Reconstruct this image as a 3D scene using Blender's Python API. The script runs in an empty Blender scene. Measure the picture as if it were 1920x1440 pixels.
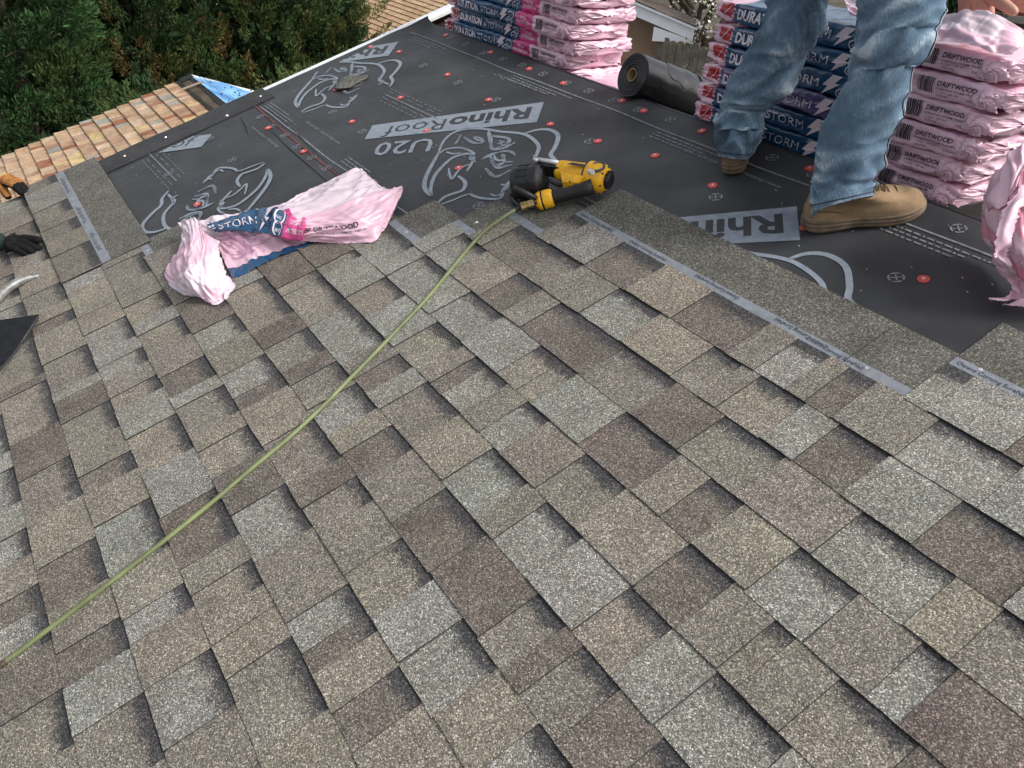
import bpy, math, random
import numpy as np
from mathutils import Vector, Matrix
random.seed(7); rng=np.random.default_rng(7)
S=bpy.context.scene; COL=S.collection
TH=math.radians(18.43); CT,ST=math.cos(TH),math.sin(TH)
# ---------------------------------------------------------------- camera, sky, sun, exposure
CAMR=np.array([[0.54751379,0.80952207,-0.21190249],[0.47952897,-0.51105503,-0.71335455],[-0.68577009,0.28895807,-0.66799897]])  # rows: right, down, forward in roof axes (u, v, n)
CAMP=np.array([0.0,0.721207,1.333647]); FPX=1500.0
R2W=np.array([[1,0,0],[0,CT,-ST],[0,ST,CT]])            # roof axes to world axes
def RW(p): return R2W@np.asarray(p,float)
CW=RW(CAMP)
cam=bpy.data.cameras.new('camera'); camo=bpy.data.objects.new('camera',cam); COL.objects.link(camo)
cam.sensor_width=36; cam.lens=36*FPX/1920; cam.clip_start=.02; cam.clip_end=400
r,d,f=[R2W@CAMR[i] for i in range(3)]
camo.matrix_world=Matrix(((r[0],-d[0],-f[0],CW[0]),(r[1],-d[1],-f[1],CW[1]),(r[2],-d[2],-f[2],CW[2]),(0,0,0,1)))
S.camera=camo
SUND=Vector((.62,.52,.84)).normalized()
W=bpy.data.worlds.new('World'); S.world=W; W.use_nodes=True
wn=W.node_tree.nodes; wl=W.node_tree.links; bg=wn['Background']
sky=wn.new('ShaderNodeTexSky'); sky.sky_type='NISHITA'; sky.sun_disc=False
sky.sun_elevation=math.asin(SUND.z); sky.sun_rotation=math.atan2(SUND.x,SUND.y); sky.air_density=1.0; sky.dust_density=4.0; sky.ozone_density=.6
hs=wn.new('ShaderNodeHueSaturation'); hs.inputs['Saturation'].default_value=.30
wl.new(sky.outputs[0],hs.inputs['Color']); wl.new(hs.outputs[0],bg.inputs['Color']); bg.inputs['Strength'].default_value=.145
sun=bpy.data.lights.new('sun','SUN'); sun.energy=1.4; sun.angle=math.radians(12); sun.color=(1,.965,.92)
suno=bpy.data.objects.new('sun',sun); COL.objects.link(suno); suno.rotation_euler=SUND.to_track_quat('Z','Y').to_euler()
S.view_settings.view_transform='Standard'; S.view_settings.look='None'; S.view_settings.exposure=0.54; S.view_settings.gamma=1; S.view_settings.use_curve_mapping=False
# ---------------------------------------------------------------- helpers
def raydir(px,py): return np.array([(px-960)/FPX,(py-720)/FPX,1.0])@CAMR
def RN(px,py,n=0.0):                                    # point of the sight line at height n over the roof (roof axes)
    dd=raydir(px,py); return CAMP+dd*((n-CAMP[2])/dd[2])
def RY(px,py,y):
    dd=R2W@raydir(px,py); return CW+dd*((y-CW[1])/dd[1])
def RX(px,py,x):
    dd=R2W@raydir(px,py); return CW+dd*((x-CW[0])/dd[0])
def DEP(p): return float((np.asarray(p)-CW)@f)          # depth of a world point
def thing(name,label,cat,base=(0,0,0),roof=False,group=None,kind=None):
    o=bpy.data.objects.new(name,None); COL.objects.link(o); o.empty_display_size=.1
    b=np.asarray(base,float); w=RW(b) if roof else b
    o.location=w
    if roof: o.rotation_euler=(TH,0,0)
    o['base']=[float(x) for x in b]
    o['label']=label; o['category']=cat
    if group:o['group']=group
    if kind:o['kind']=kind
    return o
BASE={}
def mk(name,V,F,mat,parent=None,smooth=False,mi=None,uv=None,label=None,kind=None,color=None,base=None):
    V=np.asarray(V,float).reshape(-1,3)
    root=parent
    while root is not None and root.parent is not None: root=root.parent
    b=np.array(root['base']) if root is not None and 'base' in root else np.zeros(3)
    if base is not None:b=np.asarray(base,float)
    me=bpy.data.meshes.new(name); me.from_pydata((V-b).tolist(),[],[list(map(int,q)) for q in F])
    for m in (mat if isinstance(mat,(list,tuple)) else [mat]): me.materials.append(m)
    if mi is not None: me.polygons.foreach_set('material_index',np.asarray(mi,dtype=np.int32))
    if smooth: me.polygons.foreach_set('use_smooth',[True]*len(me.polygons))
    if uv is not None:
        l=me.uv_layers.new(name='UVMap'); vi=np.zeros(len(me.loops),dtype=np.int32); me.loops.foreach_get('vertex_index',vi)
        l.data.foreach_set('uv',np.asarray(uv,float)[vi].ravel())
    me.update()
    o=bpy.data.objects.new(name,me); COL.objects.link(o)
    if parent is not None:o.parent=parent
    if label:o['label']=label
    if kind:o['kind']=kind
    if color is not None:o.color=color
    if root is None and base is not None:o.location=base
    return o
def grid_faces(nu,nv,wrapu=False,off=0):
    F=[]
    for i in range(nu if wrapu else nu-1):
        for j in range(nv-1):
            a=i*nv+j; b=((i+1)%nu)*nv+j; F.append((off+a,off+b,off+b+1,off+a+1))
    return F
class MB:
    def __init__(s): s.V=[];s.F=[];s.M=[]
    def add(s,V,F,m=0):
        o=len(s.V); s.V+= [tuple(map(float,v)) for v in V]; s.F+=[tuple(o+int(i) for i in q) for q in F]; s.M+=[m]*len(F); return s
    def box(s,c,sz,R=None,m=0):
        c=np.asarray(c,float); h=np.asarray(sz,float)/2
        P=np.array([[x,y,z] for x in(-1,1) for y in(-1,1) for z in(-1,1)])*h
        if R is not None:P=P@np.asarray(R).T
        return s.add(P+c,[(0,1,3,2),(4,6,7,5),(0,4,5,1),(2,3,7,6),(0,2,6,4),(1,5,7,3)],m)
    def tube(s,pts,rad,seg=10,m=0,cap=True,squash=None):
        V,F=tube(pts,rad,seg,cap); return s.add(V,F,m)
    def build(s,name,mat,parent=None,**k):
        return mk(name,s.V,s.F,mat,parent,mi=s.M if isinstance(mat,(list,tuple)) else None,**k)
def frame(t):
    t=t/np.linalg.norm(t); a=np.array([0,0,1.]) if abs(t[2])<.9 else np.array([1.,0,0])
    x=np.cross(a,t); x/=np.linalg.norm(x); return x,np.cross(t,x)
def tube(pts,rad,seg=10,cap=True):
    P=np.asarray(pts,float); n=len(P); rad=np.broadcast_to(np.asarray(rad,float),(n,))
    T=np.gradient(P,axis=0); V=[]; x0=None
    for i in range(n):
        t=T[i]/np.linalg.norm(T[i])
        if x0 is None: x0,_=frame(t)
        x0=x0-t*(x0@t); x0/=np.linalg.norm(x0); y=np.cross(t,x0)
        for k in range(seg):
            a=2*math.pi*k/seg; V.append(P[i]+rad[i]*(math.cos(a)*x0+math.sin(a)*y))
    F=[(i*seg+k,i*seg+(k+1)%seg,(i+1)*seg+(k+1)%seg,(i+1)*seg+k) for i in range(n-1) for k in range(seg)]
    if cap: F+=[tuple(range(seg))[::-1],tuple(range((n-1)*seg,n*seg))]
    return V,F
def lathe(p0,p1,prof,seg=20,start=0,arc=1.0):
    p0=np.asarray(p0,float);p1=np.asarray(p1,float);ax=p1-p0;L=np.linalg.norm(ax);t=ax/L;x,y=frame(t);V=[]
    for (a,rr) in prof:
        for k in range(seg):
            q=2*math.pi*k/seg; V.append(p0+t*a*L+rr*(math.cos(q)*x+math.sin(q)*y))
    n=len(prof)
    F=[(i*seg+k,i*seg+(k+1)%seg,(i+1)*seg+(k+1)%seg,(i+1)*seg+k) for i in range(n-1) for k in range(seg)]
    F+=[tuple(range(seg))[::-1],tuple(range((n-1)*seg,n*seg))]
    return V,F
def spline(P,n):
    P=np.asarray(P,float); m=len(P); t=np.linspace(0,m-1,n); out=[]
    for q in t:
        i=min(int(q),m-2); u=q-i; p0=P[max(i-1,0)];p1=P[i];p2=P[i+1];p3=P[min(i+2,m-1)]
        out.append(.5*((2*p1)+(-p0+p2)*u+(2*p0-5*p1+4*p2-p3)*u*u+(-p0+3*p1-3*p2+p3)*u**3))
    return np.array(out)
def patch(ctrl,nu,nv):
    ctrl=np.asarray(ctrl,float); A=np.array([spline(row,nv) for row in ctrl]); return np.array([spline(A[:,j],nu) for j in range(nv)]).transpose(1,0,2)
_ph=rng.uniform(0,6.28,(64,))
def folds(x,y,scale=30,seed=0,oct=4,ridge=True):
    r=np.random.default_rng(seed); out=0; a=1.0
    for o in range(oct):
        th=r.uniform(0,6.28); k=scale*(1.9**o); kx,ky=k*math.cos(th),k*math.sin(th)
        wx=r.uniform(0,6.28); w=.9*np.sin(.6*k*(-math.sin(th)*x+math.cos(th)*y)+wx)+.5*np.sin(.23*k*x+wx*2)
        s=np.sin(kx*x+ky*y+w+r.uniform(0,6.28)); out=out+a*((1-2*np.abs(s)) if ridge else s); a*=.55
    return out
def creases(x,y,n,seed,w=(.008,.035),l=(.04,.16),k=.30,bias=None,box=None):
    r=np.random.default_rng(seed); out=np.zeros_like(x,dtype=float); x0,x1,y0,y1=box if box else (x.min(),x.max(),y.min(),y.max())
    for i in range(n):
        cx,cy=r.uniform(x0,x1),r.uniform(y0,y1); th=r.uniform(0,math.pi) if bias is None else bias+r.normal()*.35; ww=r.uniform(*w); ll=r.uniform(*l); a=ww*k*r.choice((-1,1,1))
        s=-(x-cx)*math.sin(th)+(y-cy)*math.cos(th); t=(x-cx)*math.cos(th)+(y-cy)*math.sin(th); s=s+.10*t*np.sin(t/ll*1.5+i)
        out+=a*np.clip(1-np.abs(s)/ww,0,1)*np.exp(-(t/ll)**2)
    return out
def ribbon(P,w,close=False):
    P=np.asarray(P,float); T=np.gradient(P,axis=0); T/=np.linalg.norm(T,axis=1)[:,None]+1e-12
    N=np.stack([-T[:,1],T[:,0]],-1); w=np.broadcast_to(np.asarray(w,float),(len(P),))[:,None]/2
    L=P+N*w; Rr=P-N*w; V=np.concatenate([L,Rr]); n=len(P); F=[(i,n+i,n+i+1,i+1) for i in range(n-1)]
    return V,F
# ---------------------------------------------------------------- materials
def mat(name,col=(.5,.5,.5),rough=.6,metal=0,spec=.5,noise=None,bump=None,trans=None,**k):
    m=bpy.data.materials.new(name); m.use_nodes=True; nt=m.node_tree; b=nt.nodes['Principled BSDF']
    b.inputs['Base Color'].default_value=(*col,1); b.inputs['Roughness'].default_value=rough; b.inputs['Metallic'].default_value=metal
    b.inputs['Specular IOR Level'].default_value=spec
    if noise:                       # (scale, amount, detail)
        tc=nt.nodes.new('ShaderNodeTexCoord'); nz=nt.nodes.new('ShaderNodeTexNoise'); nz.inputs['Scale'].default_value=noise[0]; nz.inputs['Detail'].default_value=noise[2] if len(noise)>2 else 4
        nt.links.new(tc.outputs['Object'],nz.inputs['Vector'])
        rp=nt.nodes.new('ShaderNodeMapRange'); rp.inputs[1].default_value=.3; rp.inputs[2].default_value=.7; rp.inputs[3].default_value=1-noise[1]; rp.inputs[4].default_value=1+noise[1]
        nt.links.new(nz.outputs['Fac'],rp.inputs[0])
        mx=nt.nodes.new('ShaderNodeVectorMath'); mx.operation='SCALE'; mx.inputs[0].default_value=col; nt.links.new(rp.outputs[0],mx.inputs['Scale'])
        nt.links.new(mx.outputs[0],b.inputs['Base Color'])
    if bump:                        # (scale, distance)
        tc=nt.nodes.new('ShaderNodeTexCoord'); nz=nt.nodes.new('ShaderNodeTexNoise'); nz.inputs['Scale'].default_value=bump[0]; nz.inputs['Detail'].default_value=5
        nt.links.new(tc.outputs['Object'],nz.inputs['Vector']); bp=nt.nodes.new('ShaderNodeBump'); bp.inputs['Distance'].default_value=bump[1]; bp.inputs['Strength'].default_value=1
        nt.links.new(nz.outputs['Fac'],bp.inputs['Height']); nt.links.new(bp.outputs[0],b.inputs['Normal'])
    return m
def rumple(m,scale,dist,ridged=True):
    nt=m.node_tree; b=nt.nodes['Principled BSDF']; tc=nt.nodes.new('ShaderNodeTexCoord'); nz=nt.nodes.new('ShaderNodeTexNoise'); nz.inputs['Scale'].default_value=scale; nz.inputs['Detail'].default_value=4
    if ridged: nz.noise_type='RIDGED_MULTIFRACTAL'; nz.inputs['Roughness'].default_value=.5
    nt.links.new(tc.outputs['Object'],nz.inputs['Vector']); bp=nt.nodes.new('ShaderNodeBump'); bp.inputs['Distance'].default_value=dist; bp.inputs['Strength'].default_value=1
    nt.links.new(nz.outputs['Fac'],bp.inputs['Height']); 
    if b.inputs['Normal'].links: nt.links.new(b.inputs['Normal'].links[0].from_socket,bp.inputs['Normal'])
    nt.links.new(bp.outputs[0],b.inputs['Normal']); return m
def N(nt,t,**k):
    n=nt.nodes.new(t)
    for a,v in k.items(): setattr(n,a,v)
    return n
def granule(name,cell=.0027,objcol=True,col=(.1,.1,.1),contrast=1.0,band=True):
    m=bpy.data.materials.new(name); m.use_nodes=True; nt=m.node_tree; L=nt.links; b=nt.nodes['Principled BSDF']
    b.inputs['Roughness'].default_value=.9; b.inputs['Specular IOR Level'].default_value=.25
    tc=N(nt,'ShaderNodeTexCoord')
    vo=N(nt,'ShaderNodeTexVoronoi'); vo.inputs['Scale'].default_value=1/cell; L.new(tc.outputs['Object'],vo.inputs['Vector'])
    sp=N(nt,'ShaderNodeSeparateColor'); L.new(vo.outputs['Color'],sp.inputs[0])
    cr=N(nt,'ShaderNodeValToRGB'); e=cr.color_ramp.elements; c=contrast
    e[0].position=0; e[0].color=(1-.72*c,)*3+(1,); e[1].position=1; e[1].color=(1+2.2*c,)*3+(1,)
    for p,v in ((.3,1-.5*c),(.55,1-.12*c),(.8,1+.25*c),(.92,1+.9*c)): q=e.new(p); q.color=(v,v,v,1)
    L.new(sp.outputs[0],cr.inputs[0])
    if objcol:
        oi=N(nt,'ShaderNodeObjectInfo'); src=oi.outputs['Color']
    else:
        rgb=N(nt,'ShaderNodeRGB'); rgb.outputs[0].default_value=(*col,1); src=rgb.outputs[0]
    nz=N(nt,'ShaderNodeTexNoise'); nz.inputs['Scale'].default_value=9; nz.inputs['Detail'].default_value=5; L.new(tc.outputs['Object'],nz.inputs['Vector'])
    mr=N(nt,'ShaderNodeMapRange'); mr.inputs[1].default_value=.32; mr.inputs[2].default_value=.68; mr.inputs[3].default_value=.84; mr.inputs[4].default_value=1.16; L.new(nz.outputs['Fac'],mr.inputs[0])
    base=N(nt,'ShaderNodeVectorMath',operation='SCALE'); L.new(src,base.inputs[0]); L.new(mr.outputs[0],base.inputs['Scale'])
    out=base.outputs[0]
    if band:                        # granule blends drift towards the common warm grey inside every tab
        n3=N(nt,'ShaderNodeTexNoise'); n3.inputs['Scale'].default_value=11; n3.inputs['Detail'].default_value=7; n3.inputs['Roughness'].default_value=.65; L.new(tc.outputs['Object'],n3.inputs['Vector'])
        r3=N(nt,'ShaderNodeMapRange'); r3.inputs[1].default_value=.38; r3.inputs[2].default_value=.66; r3.inputs[3].default_value=.05; r3.inputs[4].default_value=.62; L.new(n3.outputs['Fac'],r3.inputs[0])
        m3=N(nt,'ShaderNodeMix',data_type='RGBA'); L.new(r3.outputs[0],m3.inputs[0]); L.new(out,m3.inputs[6]); m3.inputs[7].default_value=(.204,.186,.160,1); out=m3.outputs[2]
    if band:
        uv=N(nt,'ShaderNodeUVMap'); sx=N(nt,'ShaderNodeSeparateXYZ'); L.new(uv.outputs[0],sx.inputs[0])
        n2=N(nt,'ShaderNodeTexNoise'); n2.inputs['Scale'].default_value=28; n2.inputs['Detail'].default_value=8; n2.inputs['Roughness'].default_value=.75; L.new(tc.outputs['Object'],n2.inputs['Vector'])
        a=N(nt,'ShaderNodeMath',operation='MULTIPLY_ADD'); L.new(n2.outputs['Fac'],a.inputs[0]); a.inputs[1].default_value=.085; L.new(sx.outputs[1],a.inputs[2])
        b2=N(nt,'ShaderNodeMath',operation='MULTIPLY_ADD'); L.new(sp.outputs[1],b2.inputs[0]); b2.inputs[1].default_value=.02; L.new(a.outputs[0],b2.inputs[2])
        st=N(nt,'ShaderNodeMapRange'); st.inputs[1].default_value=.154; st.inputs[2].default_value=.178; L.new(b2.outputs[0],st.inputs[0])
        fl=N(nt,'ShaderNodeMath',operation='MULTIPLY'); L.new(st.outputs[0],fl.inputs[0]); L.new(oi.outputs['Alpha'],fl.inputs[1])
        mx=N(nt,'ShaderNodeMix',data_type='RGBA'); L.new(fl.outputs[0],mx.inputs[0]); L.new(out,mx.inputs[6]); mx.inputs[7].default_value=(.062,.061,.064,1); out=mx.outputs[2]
    ml=N(nt,'ShaderNodeVectorMath',operation='MULTIPLY'); L.new(out,ml.inputs[0]); L.new(cr.outputs[0],ml.inputs[1])
    # warm and cool single granules
    cr2=N(nt,'ShaderNodeValToRGB'); q=cr2.color_ramp.elements; q[0].color=(1.07,.985,.895,1); q[1].color=(.93,1.0,1.04,1); L.new(sp.outputs[2],cr2.inputs[0])
    m2=N(nt,'ShaderNodeVectorMath',operation='MULTIPLY'); L.new(ml.outputs[0],m2.inputs[0]); L.new(cr2.outputs[0],m2.inputs[1])
    L.new(m2.outputs[0],b.inputs['Base Color'])
    bp=N(nt,'ShaderNodeBump'); bp.inputs['Distance'].default_value=.0012; bp.inputs['Strength'].default_value=.7; L.new(vo.outputs['Distance'],bp.inputs['Height']); bp.invert=True; L.new(bp.outputs[0],b.inputs['Normal'])
    return m
M={}
M['granule']=granule('shingle_granules',cell=.0021,contrast=.88)
M['headlap']=granule('headlap_granules',objcol=False,col=(.125,.122,.108),contrast=.8,band=False)
M['starter']=granule('starter_granules',objcol=False,col=(.05,.052,.055),contrast=.5,band=False)
M['asphalt']=mat('asphalt_edge',(.018,.018,.018),.85)
M['felt']=mat('underlayment_felt',(.037,.039,.042),.52,spec=.4,noise=(4.5,.32,9),bump=(60,.0006))
rumple(M['felt'],7,.006,False)
M['felt2']=mat('underlayment_felt_roll',(.022,.023,.025),.33,bump=(25,.0012))
M['ink']=mat('grey_print',(.22,.255,.295),.6,noise=(40,.16,5))
M['inkthin']=mat('fine_grey_print',(.17,.18,.195),.6,noise=(60,.3,5))
M['redline']=mat('red_chalk',(.17,.042,.036),.7,noise=(60,.75,6))
M['strip']=mat('nail_strip_fabric',(.20,.215,.24),.5,noise=(50,.22,6),bump=(350,.0004))
M['stripink']=mat('nail_strip_ink',(.035,.04,.06),.6)
M['red']=mat('red_plastic',(.60,.075,.065),.4)
M['steel']=mat('galvanised_steel',(.72,.72,.70),.35,metal=.6)
M['white']=mat('white_painted_metal',(.80,.81,.82),.35,noise=(6,.05))
M['plywood']=mat('plywood',(.30,.21,.13),.8,noise=(10,.2))
M['black']=mat('black_rubber',(.016,.016,.017),.5)
M['blackpl']=mat('black_plastic',(.018,.018,.02),.38,noise=(60,.3),bump=(180,.0004))
M['yellow']=mat('yellow_tool_paint',(.92,.48,.018),.34,noise=(35,.22,8),bump=(120,.0002))
M['brass']=mat('brass',(.62,.44,.20),.3,metal=.9,noise=(60,.2))
# ---------------------------------------------------------------- the house: deck, underlayment, shingles
EXP=.1429; UL=-4.06; UR=2.2; VR=2.512; VB=-1.05
house=thing('house','house whose grey shingled roof slope fills the foreground','house',(0,0,0),roof=True)
mb=MB(); mb.add([(UL+.02,VB,-.004),(UR,VB,-.004),(UR,VR-.006,-.004),(UL+.02,VR-.006,-.004),(UL+.02,VB,-.02),(UR,VB,-.02),(UR,VR-.006,-.02),(UL+.02,VR-.006,-.02)],[(0,1,2,3),(7,6,5,4),(0,4,5,1),(1,5,6,2),(2,6,7,3),(3,7,4,0)]); mb.build('roof_deck',M['plywood'],house)
# far slope behind the ridge
def FS(u,s,n=0): return (u, VR+s*math.cos(2*TH)+n*math.sin(2*TH), -s*math.sin(2*TH)+n*math.cos(2*TH))
mb=MB(); P=[FS(UL+.02,.002,-.004),FS(UR,.002,-.004),FS(UR,3.2,-.004),FS(UL+.02,3.2,-.004)]; Q=[FS(UL+.02,.002,-.02),FS(UR,.002,-.02),FS(UR,3.2,-.02),FS(UL+.02,3.2,-.02)]
mb.add(P+Q,[(0,1,2,3),(7,6,5,4),(0,4,5,1),(1,5,6,2),(2,6,7,3),(3,7,4,0)]); mb.build('far_roof_deck',M['plywood'],house)
mb=MB(); mb.add([FS(UL+.03,.004,0),FS(UR,.004,0),FS(UR,3.19,0),FS(UL+.03,3.19,0)],[(0,1,2,3)]); mb.build('far_underlayment',M['felt'],house)
# white drip edge along the rake and its board; same on the far slope
def dripedge(name,PT,s0,s1):
    mb=MB(); prof=[(.075,.0004),(.0,.0011),(-.012,.0008),(-.012,-.05),(-.020,-.05),(-.020,-.012)]
    V=[PT(UL+a,s,n) for s in (s0,s1) for a,n in prof]; k=len(prof); mb.add(V,[(i,i+1,k+i+1,k+i) for i in range(k-1)])
    return mb.build(name,M['white'],house)
dripedge('drip_edge',lambda u,v,n:(u,v,n),1.58,VR-.01); dripedge('drip_edge',FS,.01,3.2)
mb=MB(); mb.box((UL-.006,(VB+VR)/2,-.15),(.022,VR-VB,.19)); mb.build('barge_board',M['white'],house)
mb=MB(); P=[FS(UL-.017,.06,-.055),FS(UL+.005,.06,-.055),FS(UL+.005,.06,-.24),FS(UL-.017,.06,-.24)]; Q=[FS(UL-.017,3.2,-.055),FS(UL+.005,3.2,-.055),FS(UL+.005,3.2,-.24),FS(UL-.017,3.2,-.24)]
mb.add(P+Q,[(0,1,5,4),(1,2,6,5),(2,3,7,6),(3,0,4,7),(0,3,2,1),(4,5,6,7)]); mb.build('barge_board',M['white'],house)
# gable wall below the rake (world axes turned into roof axes)
def WR(x,y,z): return R2W.T@np.array([x,y,z])
M['sidingH']=mat('painted_siding',(.45,.38,.30),.7,noise=(5,.1))
yv=VR*CT; zr=VR*ST
mb=MB(); xs=(UL+.25,UL+.37); pts=[(-.9,-3.6),(-.9,-.9*ST/CT-.26),(yv,zr-.26),(yv+3.0,zr-.26-3.0*math.tan(TH)),(yv+3.0,-3.6)]
V=[WR(x,y,z) for x in xs for y,z in pts]; k=5; mb.add(V,[(0,1,2,3,4),(9,8,7,6,5)]+[(i,(i+1)%k,k+(i+1)%k,k+i) for i in range(k)]); mb.build('gable_wall',M['sidingH'],house)
mb=MB(); V=[WR(x,-.9+dy,z) for x in (UL+.38,UR-.2) for dy in (0,.12) for z in (-3.6,-.62)]; mb.add(V,[(0,1,3,2),(4,6,7,5),(0,4,5,1),(2,3,7,6),(0,2,6,4),(1,5,7,3)]); mb.build('eave_wall',M['sidingH'],house)
# underlayment sheets: gently wavy
def sheet(name,u0,u1,v0,v1,n0,amp,seed,nu=150,nv=60):
    U,Vv=np.meshgrid(np.linspace(u0,u1,nu),np.linspace(v0,v1,nv),indexing='ij')
    n=n0+amp*np.clip(folds(U,Vv,9,seed,4,True)+.2,0,2)*np.clip((Vv-v0)*8,0,1)*np.clip((v1-Vv)*8,0,1)+amp*.15*folds(U,Vv,40,seed+1,3,False)
    edge=np.stack([U,Vv,n],-1)
    return mk(name,edge.reshape(-1,3),grid_faces(nu,nv),M['felt'],house,smooth=True)
def NU(u,v): return 0.0
sheet('underlayment',UL+.03,UR,VB,1.60,.0006,.0000,3,120,20)
lap_v=lambda u: 1.475+.05*np.clip((-3.0-u)/.8,0,1)
U,Vv=np.meshgrid(np.linspace(UL+.03,UR,220),np.linspace(0,1,70),indexing='ij')
v0=1.470+.075*np.clip((-2.7-U)/1.2,0,1); VV=v0+(VR+.004-v0)*Vv
n=.0016+.0022*np.exp(-((Vv-.0)/.02)**2)*(1+np.sin(U*9))*.5+.0004*np.clip(folds(U,VV,7,5,3,True),0,2)*np.clip(Vv*10,0,1)*np.clip((1-Vv)*12,0,1)
# corner at the ridge end is lifted and curled
cl=np.clip((-3.88-U)/.16,0,1)*np.clip((VV-2.24)/.27,0,1); n=n+.030*cl**1.4*(1+.25*np.sin(VV*23)); VV2=VV; UU=U+.10*cl**2
ul=mk('underlayment',np.stack([UU,VV2,n],-1).reshape(-1,3),grid_faces(220,70),M['felt'],house,smooth=True,label='upper sheet lapped over the lower one')
# wrinkle ridge at the lap
mb=MB(); 
for (pp,h) in (([(505,240),(540,275),(580,310),(625,350)],.006),([(452,220),(463,238),(466,252)],.008)):
    P=spline([RN(x,y,.0) for x,y in pp],14); P[:,2]=.0012; mb.tube(P,[h*.25+h*.6*math.sin(math.pi*i/13) for i in range(14)],8)
mb.build('underlayment_wrinkle',M['felt'],house,smooth=True)
# thin felt edge turned over the ridge
mb=MB(); V=[];
for i,u in enumerate(np.linspace(UL+.25,UR,60)):
    V+=[(u,VR-.004,.0030),(u,VR+.004,.0026),FS(u,.05,.0022)]
mb.add(V,grid_faces(60,3)); mb.build('ridge_felt_edge',M['felt2'],house)
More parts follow.
